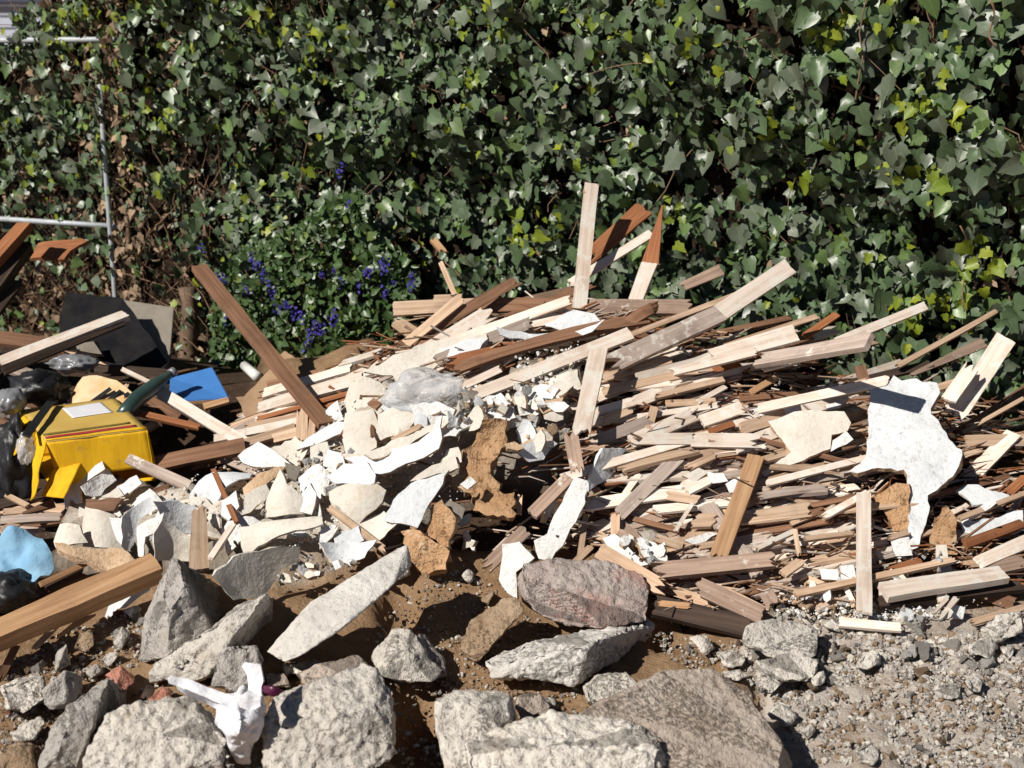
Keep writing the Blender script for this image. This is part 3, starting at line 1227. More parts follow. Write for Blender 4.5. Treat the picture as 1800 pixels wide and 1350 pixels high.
def box(name, x0, x1, y0, y1, z0, z1, mat, parent, bev=0.0):
    bm = bmesh.new()
    bmesh.ops.create_cube(bm, size=1)
    for v in bm.verts:
        v.co = V(((x1 - x0) * v.co.x, (y1 - y0) * v.co.y, (z1 - z0) * v.co.z))
    if bev:
        bmesh.ops.bevel(bm, geom=bm.edges, offset=bev, segments=2, affect="EDGES")
    return obj(name, bm_mesh(bm, name), mat, parent, Matrix.Translation(((x0 + x1) / 2, (y0 + y1) / 2, (z0 + z1) / 2)))


bm = bmesh.new()
zz = 0.0
while zz < 3.4:                                   # lapped boards: a saw-tooth face
    for x0, x1 in ((-15.0, -2.5),):
        a = [bm.verts.new(q) for q in ((x0, 20.0 - .03, zz), (x1, 20.0 - .03, zz), (x1, 20.0, zz + .16), (x0, 20.0, zz + .16))]
        bm.faces.new(a)
        c = [bm.verts.new(q) for q in ((x0, 20.0, zz), (x1, 20.0, zz), (x1, 20.0 - .03, zz), (x0, 20.0 - .03, zz))]
        bm.faces.new(c)
    zz += .16
c0 = sum((v.co for v in bm.verts), V()) / len(bm.verts)
for v in bm.verts:
    v.co -= c0
obj("siding", bm_mesh(bm, "siding"), "siding", house, Matrix.Translation(c0))
box("wall", -15, -2.5, 20.005, 26, 0, 3.4, "siding", house)
wf = box("window", -9.0, -6.2, 19.93, 19.968, 1.66, 2.9, "trim", house, .008)
box("pane", -8.9, -6.3, 19.922, 19.929, 1.76, 2.8, "greyplastic", wf)
box("sill", -9.06, -6.14, 19.86, 19.929, 1.60, 1.659, "trim", wf, .01)
bm = bmesh.new()
r = [bm.verts.new(q) for q in ((-6.8, -3.6, 0), (6.8, -3.6, 0), (6.8, 0, 2), (-6.8, 0, 2), (6.8, 3.6, 0), (-6.8, 3.6, 0))]
for q in ((0, 1, 2, 3), (3, 2, 4, 5), (1, 4, 2), (0, 3, 5), (0, 5, 4, 1)):
    bm.faces.new([r[i] for i in q])
obj("roof", bm_mesh(bm, "roof"), "shingle", house, Matrix.Translation((-8.75, 23, 3.4)))

# ------------------------------------------------------------------ flowering shrub in front of the ivy
s0, z0, _ = wall_s(550, 610, .45)
shrub = empty("flowering_shrub", wall_pt(s0, .1, .45))
tag(shrub, "low leafy shrub with violet-blue flower spikes between ivy and plaster rubble", "shrub")
lv, st = [], []
SHP = [(375, 640), (372, 560), (375, 500), (400, 460), (450, 430), (520, 400), (585, 350), (630, 340), (660, 400), (700, 440), (735, 470), (735, 520), (710, 560), (700, 600), (690, 640), (560, 660), (430, 660)]
for _ in range(3600):
    px, py = pick(SHP)
    o = .30 + .20 * random.random() + .06 * noise.noise(V((px * .012, py * .012, 4)))
    if noise.noise(V((px * .022, py * .022, 9))) < -.3 and random.random() < .8:
        continue
    s, z, t = wall_s(px, py, o)
    sd = random.uniform(.7, 1.35)
    c = (.050 * sd, .092 * sd, .026 * sd)
    if random.random() < .1:
        c = (.12, .17, .04)
    lv.append((wall_pt(s, z, o), WN + V((random.gauss(0, .6), random.gauss(0, .4), random.gauss(.3, .5))), V((random.gauss(0, .8), random.gauss(0, .5), random.gauss(-.2, .8))), random.uniform(.022, .042), c, random.choice((1, 2, 1))))
for _ in range(90):
    px, py = pick(SHP)
    s, z, t = wall_s(px, py, .36)
    a = wall_pt(s0 + (s - s0) * .5, .15, .30)
    b = wall_pt(s, z, .40)
    st.append(([a, a.lerp(b, .5) + V((0, -.03, .04)), b], .0035, .0015))
obj("foliage", leaves_mesh("foliage", lv), "leaf", shrub, Matrix())
obj("stems", strands_mesh("stems", st), "drystem", shrub, Matrix())
SPIKES = [(452, 470, 3), (463, 485, 3), (472, 505, 2), (478, 515, 2), (380, 485, 2), (393, 490, 2), (432, 505, 2), (355, 440, 1), (600, 300, 2), (612, 358, 1), (545, 590, 3), (555, 575, 3), (565, 580, 2), (540, 605, 2), (588, 560, 3),
          (582, 555, 2), (500, 540, 2), (515, 550, 2), (530, 560, 2), (505, 535, 1), (650, 475, 2), (640, 480, 1), (672, 470, 2), (680, 465, 2), (725, 490, 3), (722, 500, 2), (678, 515, 2), (600, 495, 1), (562, 482, 1), (585, 482, 1), (395, 560, 1), (440, 455, 1), (690, 500, 1), (630, 505, 1), (488, 545, 1)]
for (px, py, k) in SPIKES:
    pet = []
    s, z, t = wall_s(px, py, .53)
    c0 = wall_pt(s, z, .53)
    for j in range(4 * k + 2):
        p = V((max(-.014, min(.014, random.gauss(0, .007))), random.gauss(0, .006), max(-.024, min(.024, random.gauss(0, .009 + .003 * k)))))
        q = random.uniform(.7, 1.3)
        pet.append((p, V((random.gauss(0, .6), -1, random.gauss(.2, .6))), V((random.gauss(0, 1), random.gauss(0, .4), random.gauss(0, 1))), random.uniform(.008, .014), (.062 * q, .048 * q, .28 * q), 1))
    obj("flower_spike", leaves_mesh("flower_spike", pet), "petal", shrub, Matrix.Translation(c0))

# ------------------------------------------------------------------ heap of laths: the layers underneath
LANDMARKS = {
    "the hanging plaster sheet": (1600, 740), "the clear plastic bag": (745, 690), "the front upright lath": (1040, 690), "the back upright lath": (1012, 420),
    "the orange leaning batten": (1295, 890), "the mauve board": (1260, 998), "the yellow carton": (140, 770), "the knotted white bag": (430, 1260),
    "the blue board": (350, 680), "the reddish slab": (1020, 1040), "the torn ochre panel": (850, 830), "the flowering shrub": (560, 520),
    "the crossed pale board": (1330, 510), "the flat pale slab": (1000, 1140), "the long tilted slab": (600, 1060), "the wedge block": (320, 1060),
    "the big brown slab": (1230, 1260), "the cream cone": (490, 870), "the brown post": (460, 610), "the loose bottom board": (1660, 1030),
    "the squared timber": (130, 1065), "the white tongue": (990, 900), "the standing lath": (1519, 930), "the curved shell": (460, 990),
    "the blue plastic sheet": (40, 985), "the dark bottle": (260, 690), "the twin brown laths": (870, 540), "the propped lath pair": (1720, 650), "the plaster disc": (1730, 870),
    "the brick stub": (212, 1190), "the level top board": (1100, 540), "the gravel slope": (1560, 1250), "the pale gable stone": (580, 1270), "the beige sheet": (1420, 770), "the grey cement board": (230, 570),
}


def fill(zone, n, ang, lens, wid, cols, off=(.0, .06), jit=.35, av=(.2, .8), grp="splintered laths packed inside the heap", th=(.006, .012), jg=.2):
    for _ in range(n):
        x, y = pick(zone)
        a = R(random.gauss(*ang))
        L = random.uniform(*lens)
        dx, dy = math.cos(a) * L / 2, -math.sin(a) * L / 2
        c = random.choice(cols)
        o = random.uniform(*off)
        # endpoints follow the slope, stiffened so that a lath does not fold over an edge of the heap
        tm = hit(x, y)
        t0, t1 = hit(x - dx, y - dy), hit(x + dx, y + dy)
        lim = .10 + L * .0006
        t0 = tm + max(-lim, min(lim, t0 - tm))
        t1 = tm + max(-lim, min(lim, t1 - tm))
        j = random.uniform(jg, 1.0)
        lath(x - dx, y - dy, x + dx, y + dy, random.uniform(*wid), c, t0 - o - random.uniform(-.02, .03), t1 - o - random.uniform(-.02, .03), random.uniform(*th),
             (j, random.uniform(jg, 1.0)), label=None, av=random.uniform(*av), jit=jit, group=grp)


Z_MAIN = [(1040, 640), (1120, 600), (1380, 570), (1420, 640), (1500, 690), (1500, 860), (1440, 985), (1250, 990), (1100, 940), (1060, 800)]
fill(Z_MAIN, 84, (11, 9), (92, 280), (9, 24), "BBBBTTGGNBV", (-.01, .075), jg=.3)
fill([(1060, 780), (1250, 800), (1480, 830), (1490, 980), (1280, 985), (1100, 950)], 38, (9, 13), (92, 230), (6, 17), "TBNBGTBN", (-.01, .08), .5, jg=.6)
fill([(700, 620), (880, 540), (1000, 520), (1330, 540), (1400, 600), (1240, 650), (1040, 660), (840, 690)], 34, (16, 8), (110, 280), (10, 24), "BBTNGTN", (.0, .05))
fill([(390, 790), (450, 690), (640, 640), (650, 690), (560, 760), (440, 800)], 14, (18, 8), (90, 190), (9, 20), "BBTTN", (.0, .05))
fill([(1500, 640), (1640, 640), (1790, 700), (1800, 960), (1680, 990), (1640, 900)], 20, (24, 12), (90, 220), (8, 22), "TTNGBR", (.0, .05))
fill([(1160, 1000), (1480, 970), (1790, 985), (1790, 1030), (1480, 1055), (1350, 1085), (1200, 1070)], 22, (6, 14), (70, 220), (9, 24), "TTGNBV", (.0, .045))
fill(Z_MAIN, 46, (12, 5), (170, 340), (7, 15), "BTBNBTR", (.01, .085), jg=.4)
fill([(440, 700), (560, 690), (590, 740), (540, 790), (430, 800)], 12, (14, 9), (90, 190), (9, 18), "BTTNK", (-.02, .05))
fill([(1040, 880), (1110, 920), (1150, 1000), (1080, 980)], 6, (-38, 14), (60, 120), (10, 22), "TNV", (.0, .04))
fill([(0, 640), (200, 620), (330, 660), (440, 740), (430, 820), (250, 840), (0, 900)], 26, (5, 24), (70, 210), (9, 24), "KKKNNGT", (.0, .06), .5, grp="boards lying in the junk around the yellow carton")
fill([(0, 880), (120, 890), (130, 930), (0, 940)], 7, (4, 10), (60, 160), (9, 22), "KNGT", (.0, .04), grp="boards lying in the junk around the yellow carton")

# ------------------------------------------------------------------ hand-set laths of the heap
tall = lath(1018, 545, 1040, 322, 25, "B", 4.42, 4.50, .010, (.2, .15), label="pale upright lath standing tallest at the back of the heap, orange at its sawn top")
adopt(lath(1036, 343, 1041, 321, 25, "O", 4.492, 4.499, .006, (.1, .2), label="orange tip"), tall, "sawn_tip")
lath(1022, 466, 1133, 366, 32, "R", 4.55, 4.66, .012, (.7, .3), (.8, 1), label="rust-brown board leaning into the ivy behind the tallest upright lath")
lath(1000, 500, 1146, 410, 15, "B", 4.50, 4.60, .010, (.4, .2), label="narrow white lath propped between the rusty board and the rusty spike")
lath(1142, 470, 1164, 362, 32, "R", 4.52, 4.57, .010, (.2, .0), (1.0, .08), label="rusty spike-shaped splinter pointing up into the ivy")
lath(1117, 530, 1143, 462, 25, "B", 4.47, 4.515, .010, (.3, .2), label="pale stub of lath standing under the rusty spike")
lath(1200, 504, 1269, 474, 20, "V", 4.55, 4.62, .010, (.3, .3), (.8, 1), label="small brownish board end poking into the ivy above the heap crest")
lath(1262, 552, 1390, 468, 31, "B", 4.27, 4.34, .011, (.1, .25), label="broad pale board crossing up to the ivy, lit end over the crest")
lath(1066, 645, 1266, 552, 33, "G", 4.07, 4.265, .020, (.4, .1), label="broad grey board running below the crossed pale board")
lath(1100, 592, 1310, 512, 9, "T", 4.22, 4.32, .012, (.4, .4))
lath(690, 544, 850, 536, 23, "T", 4.50, 4.49, .014, (.3, .3), label="level tan board jutting out of the crest toward the flowering shrub")
lath(840, 537, 1012, 535, 24, "N", 4.485, 4.46, .014, (.5, .3))
lath(1004, 541, 1220, 541, 25, "V", 4.43, 4.40, .014, (.4, .5), label="level mauve-brown board lying along the crest under the spike")
lath(762, 528, 800, 526, 15, "T", 4.52, 4.52, .012)
lath(700, 612, 910, 492, 19, "N", 4.36, 4.47, .010, (.4, .6), label="long dark brown lath sloping up at the crest beside the flowering shrub")
lath(713, 606, 815, 522, 17, "T", 4.35, 4.42, .010, (.3, .6))
lath(728, 630, 868, 545, 28, "B", 4.31, 4.37, .010, (.3, .9), label="broad chalky lath with a frayed upper end beside the dark brown lath")
lath(716, 628, 1006, 526, 17, "B", 4.27, 4.36, .010, (.3, .4), label="very long narrow chalky lath reaching the foot of the tallest upright lath")
lath(690, 562, 735, 592, 24, "T", 4.52, 4.44, .012)
lath(775, 462, 800, 520, 9, "T", 4.72, 4.55, .012, (.4, .3), adj="twiggy")
lath(760, 420, 782, 445, 11, "O", 4.9, 4.88, .012)
lath(790, 652, 1140, 560, 18, "N", 4.14, 4.28, .012, (.9, .5), label="long ragged dark brown strip curving below the crest like bark", bow=.02)
lath(780, 640, 905, 612, 22, "R", 4.16, 4.2, .012, (.9, .5), adj="ragged")
lath(850, 630, 1050, 588, 9, "B", 4.17, 4.25, .010)
lath(1075, 590, 1160, 536, 20, "N", 4.26, 4.33, .010, (.5, .9), adj="curled", bow=.03)
lath(815, 702, 1110, 586, 22, "B", 4.02, 4.18, .010, (.3, .2), label="long pale lath rising from the clear plastic bag to the crest")
lath(790, 690, 880, 648, 13, "B", 4.07, 4.12, .009, (.6, .5))
lath(1020, 768, 1053, 612, 32, "B", 3.84, 4.00, .010, (.6, .3), label="broad pale lath standing upright across the front of the wood heap")
lath(1016, 832, 1002, 758, 24, "V", 3.80, 3.85, .010, (.4, .6), label="mauve-grey lath stub under the foot of the front upright lath")
lath(1250, 628, 1400, 586, 28, "B", 4.13, 4.17, .011, (.3, .15), label="broad chalky lath lying level-ended on the far side of the stack")
lath(1180, 655, 1330, 618, 14, "B", 4.1, 4.13, .010)
lath(1268, 612, 1438, 556, 10, "T", 4.2, 4.27, .010)
lath(1414, 592, 1472, 552, 13, "R", 4.3, 4.38, .010, (.3, .4), label="short rusty lath poking toward the ivy at the heap's shoulder")
lath(1470, 602, 1627, 538, 16, "B", 4.22, 4.33, .012, (.2, .2), label="narrow pale lath reaching out into the ivy over a chopped grey end")
lath(1330, 634, 1530, 600, 27, "G", 4.12, 3.76, .018, (.4, .1), label="greyish board jutting out of the stack and shading the hanging plaster sheet")
lath(1340, 630, 1450, 615, 22, "V", 4.15, 4.17, .012)
lath(1340, 650, 1440, 622, 10, "B", 4.12, 4.14, .010)
lath(1574, 646, 1752, 547, 9, "T", 4.25, 4.42, .010, (.4, .4), label="very thin tan lath slanting high against the ivy")
lath(1600, 660, 1730, 602, 20, "V", 4.26, 4.38, .008, (.4, .3), (.3, 1), label="pointed greyish lath under the thin tan one against the ivy")
lath(1490, 676, 1640, 640, 14, "K", 4.24, 4.3, .010)
lath(1676, 734, 1768, 594, 36, "B", 4.12, 4.30, .010, (.4, .15), label="broad pale lath propped steeply on the ivy beside the hanging plaster sheet")
lath(1666, 705, 1712, 640, 26, "B", 4.10, 4.18, .009, (.3, .6), label="short pale lath overlapping the broad propped one")
lath(1695, 850, 1782, 762, 27, "B", 4.02, 4.12, .010, (.4, .15), label="pale lath stub propped below the steep pair near the ivy")
lath(1696, 777, 1810, 772, 20, "T", 4.10, 4.12, .012, (.2, .2), label="level tan lath entering behind the propped stub at the ivy")
lath(1690, 762, 1800, 700, 7, "T", 4.16, 4.24, .008)
lath(1326, 720, 1564, 668, 17, "B", 4.02, 4.06, .011, (.4, .4), label="long chalky lath ending behind the hanging plaster sheet")
lath(1475, 690, 1535, 672, 22, "T", 4.06, 4.07, .009, (.7, .6))
lath(1510, 640, 1525, 690, 20, "N", 4.20, 4.14, .009)
lath(1620, 690, 1690, 668, 12, "T", 4.16, 4.2, .009)
# middle of the stack
for q in [(1232, 742, 1305, 716, 22, "B"), (1108, 778, 1222, 728, 25, "B"), (1108, 772, 1224, 772, 20, "B"), (1212, 774, 1340, 776, 24, "B"), (1290, 788, 1408, 742, 22, "B"), (1050, 774, 1145, 738, 20, "G"),
          (1050, 724, 1118, 704, 16, "B"), (1060, 740, 1110, 718, 16, "T"), (1060, 690, 1262, 644, 14, "T"), (1150, 698, 1272, 668, 10, "T"), (1210, 672, 1372, 634, 11, "B"), (1225, 708, 1275, 680, 9, "B"),
          (1170, 710, 1258, 706, 12, "T"), (1300, 755, 1390, 726, 22, "T"), (1245, 760, 1290, 745, 11, "R"), (1140, 755, 1150, 715, 14, "T"), (1165, 690, 1230, 672, 13, "B"), (1060, 664, 1180, 632, 16, "T"),
          (1120, 668, 1260, 630, 24, "B"), (1250, 655, 1300, 640, 12, "R"), (1320, 690, 1365, 664, 11, "O"), (1300, 702, 1440, 690, 9, "N")]:
    lath(*q, .075 + random.uniform(0, .03), .075 + random.uniform(0, .03), random.uniform(.008, .012), (random.uniform(.1, .6), random.uniform(.1, .6)))
lath(1195, 800, 1088, 905, 24, "G", .09, .10, .010, (.7, .3), label="grey weathered lath slanting down from the stack beside the torn ochre panel's hollow")
lath(1329, 802, 1262, 982, 30, "O", .10, .14, .012, (.15, .4), label="orange-tan batten leaning on the front of the lath stack, rounded top")
lath(1230, 862, 1200, 840, 24, "B", .07, .07)
lath(1100, 830, 1150, 812, 11, "T", .08, .08)
lath(1098, 870, 1125, 832, 11, "B", .07, .07)
lath(1205, 825, 1258, 800, 12, "T", .09, .09)
for q in [(1325, 912, 1428, 896, 26, "T"), (1388, 922, 1450, 898, 8, "T"), (1330, 874, 1450, 856, 13, "G"), (1330, 966, 1397, 934, 8, "B"), (1397, 932, 1405, 976, 8, "T"), (1412, 948, 1504, 938, 8, "T"), (1444, 912, 1526, 866, 12, "B"),
          (1400, 912, 1450, 896, 12, "N"), (1218, 884, 1186, 934, 7, "B"), (1241, 886, 1272, 930, 27, "G"), (1215, 918, 1262, 914, 24, "T"), (1082, 900, 1082, 946, 16, "T"), (1092, 928, 1124, 962, 26, "V"), (1150, 945, 1200, 962, 14, "T"),
          (1225, 962, 1265, 955, 11, "T"), (1300, 956, 1335, 1014, 25, "G"), (1345, 1038, 1362, 1066, 26, "V"), (1000, 1000, 1040, 960, 12, "T"), (1375, 1010, 1410, 985, 16, "T"), (1420, 890, 1520, 870, 9, "N"), (1170, 870, 1230, 880, 16, "T"), (1260, 840, 1325, 830, 14, "G"), (1200, 862, 1250, 838, 26, "B")]:
    lath(*q, .085 + random.uniform(0, .03), .085 + random.uniform(0, .03), random.uniform(.008, .012), (random.uniform(.2, .9), random.uniform(.2, .9)))
lath(1140, 1005, 1368, 984, 27, "V", .14, .13, .018, (.5, .4), label="mauve-brown board lying level across the foot of the orange batten")
lath(1222, 1028, 1342, 1084, 32, "V", .13, .10, .012, (.4, .3), label="grey-mauve lath sloping down to the gravel at the heap's foot")
lath(1270, 1036, 1350, 1076, 11, "T", .10, .07, .012)
lath(1052, 968, 1172, 1038, 28, "T", .13, .11, .012, (.2, 1.0), label="tan lath with a split frayed end lying over the reddish slab")
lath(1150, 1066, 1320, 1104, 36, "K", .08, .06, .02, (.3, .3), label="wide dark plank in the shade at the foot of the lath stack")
lath(1152, 1060, 1216, 1066, 11, "O", .10, .10, .008, (.6, .6))
lath(1519, 1078, 1518, 868, 26, "B", .10, .15, .010, (.3, .15), label="pale lath standing straight up on the rubble beside the hanging plaster sheet")
lath(1552, 1042, 1764, 1010, 29, "B", .12, .12, .020, (.1, .1), label="thick pale board lying loose at the very bottom of the heap")
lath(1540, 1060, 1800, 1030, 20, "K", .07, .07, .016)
lath(1396, 1046, 1680, 984, 11, "T", .11, .10, .010, (.6, .6), label="long thin tan strip lying along the plaster crumbs at the foot of the heap")
lath(1560, 1006, 1620, 985, 15, "R", .09, .09)
lath(1696, 958, 1805, 918, 17, "R", .10, .10, .014, (.3, .2))
lath(1718, 990, 1805, 952, 24, "B", .10, .10, .012, (.3, .2), label="pale lath leaving the picture under a red-brown strip")
lath(1726, 1004, 1805, 986, 28, "V", .08, .08, .014)
lath(1685, 912, 1805, 866, 9, "T", .13, .13, .010)
lath(1768, 872, 1805, 838, 17, "R", .12, .13, .012)
lath(1650, 1092, 1682, 1050, 11, "B", .08, .10, .008, (.9, .6), (.5, 1))
lath(1640, 1080, 1668, 1048, 9, "B", .08, .10, .008, (.9, .6), (.5, 1))
lath(1474, 1094, 1584, 1104, 15, "B", .06, .06, .010, (.4, .3), label="pale lath half buried where the heap meets the gravel slope")
lath(1560, 948, 1598, 935, 10, "T", .10, .10)
lath(1480, 1020, 1500, 1060, 9, "B", .07, .06)
lath(1705, 1095, 1800, 1068, 12, "T", .05, .05)
# the fan of laths under the brown post
for q in [(452, 718, 642, 664, 20, "B"), (462, 692, 622, 646, 15, "B"), (450, 738, 622, 690, 8, "R"), (376, 772, 540, 738, 13, "B"), (430, 750, 550, 726, 9, "T"), (400, 790, 520, 752, 14, "T"), (520, 700, 612, 668, 9, "T"),
          (470, 676, 560, 655, 9, "N"), (480, 772, 560, 752, 16, "T"), (540, 730, 650, 690, 10, "R"), (600, 640, 670, 618, 14, "B")]:
    lath(*q, .10, .10, random.uniform(.009, .014), (random.uniform(.1, .5), random.uniform(.1, .5)))
lath(574, 748, 349, 470, 26, "N", .14, 4.75, .020, (.1, .1), roll=(.35, -.6, .55), label="long brown post leaning from the plaster rubble back toward the flowering shrub")
lath(530, 780, 533, 716, 20, "T", .15, .17, .012, (.5, 1.0), label="splintered tan stub beside the foot of the brown post")
lath(545, 778, 552, 715, 12, "T", .15, .17, .010, (.5, 1.0))
lath(600, 775, 622, 742, 15, "N", .16, .17, .010, (.4, .4))
lath(655, 770, 652, 722, 6, "N", .17, .18, .010)
lath(690, 775, 742, 748, 9, "T", .17, .18, .010, (.4, .4))
lath(375, 826, 416, 920, 20, "R", .20, .20, .010, (.1, .1), (.45, .4), label="rust-brown splinter pointed at both ends among the pale plaster shells")
lath(350, 890, 350, 1004, 31, "T", .22, .18, .010, (1.2, .3), (.85, 1.1), label="tan splintered board end standing in front of the plaster shells")
lath(410, 922, 370, 982, 10, "B", .21, .20, .010, (.2, .2), label="slim white batten among the curved plaster shells")
lath(578, 892, 680, 970, 12, "T", .20, .16, .010, (.4, .4), label="thin tan lath slanting down across the plaster onto the long tilted slab")
lath(1002, 838, 934, 906, 22, "V", .13, .13, .012, (.3, .3), label="mauve-brown lath beside the white plaster tongue")
lath(926, 930, 850, 1002, 23, "V", .11, .09, .010, (.4, .6), label="lower mauve lath running under the white plaster flap")
lath(912, 905, 914, 870, 9, "T", .10, .10)
lath(1056, 860, 1010, 900, 16, "V", .06, .05)
lath(1030, 900, 1060, 850, 26, "K", .03, .03)
lath(1018, 985, 1030, 905, 10, "T", .08, .08)

# ------------------------------------------------------------------ sheets of plaster and torn board in the heap
FRONT = (-.2, -.85, .5)
hero = [(1528, 683), (1560, 674), (1571, 659), (1585, 667), (1611, 664), (1622, 672), (1647, 674), (1653, 688), (1644, 701), (1636, 714), (1637, 725), (1649, 737), (1667, 772), (1691, 790), (1689, 808), (1680, 828), (1647, 861),
        (1631, 868), (1633, 899), (1624, 930), (1610, 975), (1597, 977), (1597, 940), (1600, 872), (1595, 839), (1589, 828), (1555, 825), (1533, 823), (1507, 829), (1484, 828), (1512, 812), (1522, 800), (1524, 783)]
sheet(hero, ("hero", "coat"), .20, (-.20, -.575, .79), .016, (.9, .1, -.25), 2.2, 9, .012, label="large torn white plaster sheet hanging on end with a long tapering tail")
sheet([(1350, 740), (1411, 722), (1484, 723), (1496, 743), (1490, 757), (1462, 764), (1460, 788), (1400, 814), (1345, 838), (1338, 830), (1390, 795)], ("cream", "coat"), .12, None, .014, label="beige plaster sheet lying on laths beside the hanging plaster sheet")
sheet([(1460, 794), (1464, 774), (1487, 757), (1500, 772)], ("plaster", "coat"), .14, FRONT, .012, label="small bright white plaster point at the edge of the beige sheet")
sheet([(1308, 726), (1359, 709), (1406, 707), (1410, 722), (1388, 733), (1339, 733)], ("skim", "coat"), .10, None, .012)
sheet([(1450, 712), (1480, 704), (1478, 716), (1455, 722)], ("plaster", "coat"), .12, None, .01)
sheet([(1537, 872), (1575, 848), (1598, 850), (1600, 940), (1570, 940), (1566, 916), (1540, 882)], ("ochre", "ochre"), .10, FRONT, .03, crump=.02, label="ochre fibrous slab tucked behind the hanging sheet's tail", what="slab")
sheet([(1634, 945), (1640, 925), (1664, 890), (1682, 915), (1683, 975), (1640, 975)], ("ochre", "ochre"), .09, FRONT, .03, crump=.02, label="smaller ochre fibrous lump beside the hanging sheet's tail")
sheet([(1680, 863), (1700, 852), (1720, 852), (1744, 863), (1778, 870), (1747, 888), (1711, 888)], ("skim", "plaster"), .11, (-.1, -.4, .9), .010, label="pale oval plaster disc lying near the ivy")
sheet([(1686, 912), (1745, 876), (1752, 884), (1695, 925)], ("plaster", "coat"), .12, FRONT, .01)
sheet([(1687, 920), (1798, 897), (1800, 930), (1700, 955)], ("skim", "coat"), .09, None, .015, crump=.012)
sheet([(1566, 952), (1598, 944), (1604, 976), (1575, 978)], ("plaster", "coat"), .13, FRONT, .012)
sheet([(1440, 998), (1472, 1000), (1476, 1020), (1445, 1018)], ("plaster", "coat"), .09, FRONT, .012)
sheet([(1645, 958), (1664, 957), (1667, 988), (1648, 987)], ("cream", "cream"), .11, FRONT, .012)
sheet([(1475, 995), (1500, 992), (1505, 1018), (1478, 1022)], ("plaster", "coat"), .09, FRONT, .012)
# white band and flap near the crest
sheet([(640, 655), (690, 625), (760, 600), (855, 588), (858, 606), (830, 628), (790, 640), (760, 660), (705, 690), (690, 660)], ("cream", "coat"), .06, None, .012, (.3, 1, .4), label="long pale plaster sheet lying under the narrow laths below the crest")
sheet([(775, 612), (820, 596), (858, 592), (840, 618), (806, 630), (780, 632)], ("skim", "plaster"), .09, None, .01, (1, 0, -1.2), label="crumpled grey-white scrap on the pale sheet below the crest")
sheet([(872, 582), (930, 588), (1000, 586), (1062, 572), (1040, 590), (980, 600), (930, 600), (880, 596)], ("skim", "skim"), 4.22, (0, -.8, .6), .010, (1, 0, 1.6), label="curved white plaster strip sagging below the crest boards")
sheet([(950, 572), (1010, 545), (1045, 552), (1060, 570), (1000, 585)], ("skim", "coat"), 4.28, None, .012, cw=("dusty pink-grey",))
sheet([(602, 702), (612, 680), (629, 659), (652, 664), (675, 677), (674, 702), (652, 715), (607, 724)], ("cream", "cream"), .16, FRONT, .010, (1, .2, -4), label="cream curved plaster sheet standing beside the clear plastic bag")
sheet([(645, 709), (657, 699), (671, 709), (660, 720)], ("N", "N"), .185, FRONT, .008, what="scrap of wood", cw=("brown diamond-shaped",))
sheet([(604, 724), (655, 718), (662, 740), (660, 785), (640, 798), (606, 797), (598, 770)], ("cream", "coat"), .17, (-.3, -.8, .5), .02, (1, 0, -3), label="cream plaster slab standing upright below the curved sheet")
sheet([(572, 722), (594, 704), (605, 738), (577, 744)], ("skim", "coat"), .15, FRONT, .012)
sheet([(664, 728), (690, 716), (735, 730), (720, 752), (670, 776), (662, 760)], ("cream", "coat"), .17, None, .016, crump=.012)
sheet([(720, 712), (760, 700), (800, 720), (790, 742), (740, 750)], ("plaster", "coat"), .15, None, .016, crump=.014)
sheet([(521, 791), (540, 770), (563, 756), (594, 741), (620, 742), (601, 762), (572, 775), (539, 786)], ("skim", "coat"), .19, (-.2, -.7, .7), .012, label="bluish-white plaster flake at the foot of the brown post")
sheet([(545, 786), (575, 776), (582, 800), (560, 815), (545, 806)], ("cream", "coat"), .17, FRONT, .012)
sheet([(417, 801), (454, 776), (474, 788), (495, 802), (514, 818), (461, 821), (426, 813)], ("plaster", "coat"), .20, (-.2, -.6, .8), .012, label="bright white plaster flake at the end of the pale leaning lath")
sheet([(605, 806), (650, 800), (705, 787), (750, 771), (785, 745), (772, 790), (714, 815), (672, 838), (650, 836), (628, 820)], ("skim", "coat"), .20, (-.2, -.6, .7), .012, (.3, 1, 3), jag=3, label="long bluish-white torn plaster band across the middle of the rubble")
sheet([(640, 800), (700, 770), (780, 735), (788, 742), (720, 782), (655, 808)], ("cream", "coat"), .19, (0, -.5, .8), .010, jag=3, label="narrow cream torn edge above the bluish-white band")
sheet([(574, 838), (605, 816), (645, 812), (661, 836), (658, 850), (590, 851)], ("skim", "plaster"), .215, (-.2, -.55, .8), .012, label="white plaster flake capping the rounded cream shell")
sheet([(570, 860), (594, 852), (660, 848), (674, 858), (668, 880), (657, 893), (628, 918), (594, 895), (573, 875)], ("cream", "coat"), .22, (-.2, -.8, .5), .012, [(1, 0, -4.5), (0, 1, -4)], label="rounded cream plaster shell bulging at the middle of the rubble")
sheet([(672, 914), (700, 868), (722, 849), (789, 826), (771, 862), (748, 898), (734, 928), (705, 920)], ("skim", "coat"), .21, (-.1, -.8, .55), .012, label="smooth white angular plaster plate above the ochre clump")
sheet([(720, 846), (760, 818), (800, 800), (806, 822), (770, 832)], ("cream", "coat"), .18, None, .014, crump=.012)
sheet([(785, 790), (806, 786), (812, 812), (795, 822), (776, 812)], ("cream", "coat"), .17, FRONT, .012)
sheet([(563, 915), (578, 925), (592, 930), (572, 955), (562, 966)], ("plaster", "coat"), .20, FRONT, .01)
sheet([(585, 940), (630, 925), (640, 950), (612, 968), (590, 970)], ("skim", "skim"), .17, (.1, -.7, .7), .012, (1, 0, 2))
sheet([(492, 824), (503, 850), (525, 869), (526, 900), (480, 908), (443, 906), (470, 866)], ("cream", "cream"), .22, (-.3, -.8, .5), .012, [(1, .1, -9)], jag=1.0, label="cream cone-shaped plaster shell above the curved shell")
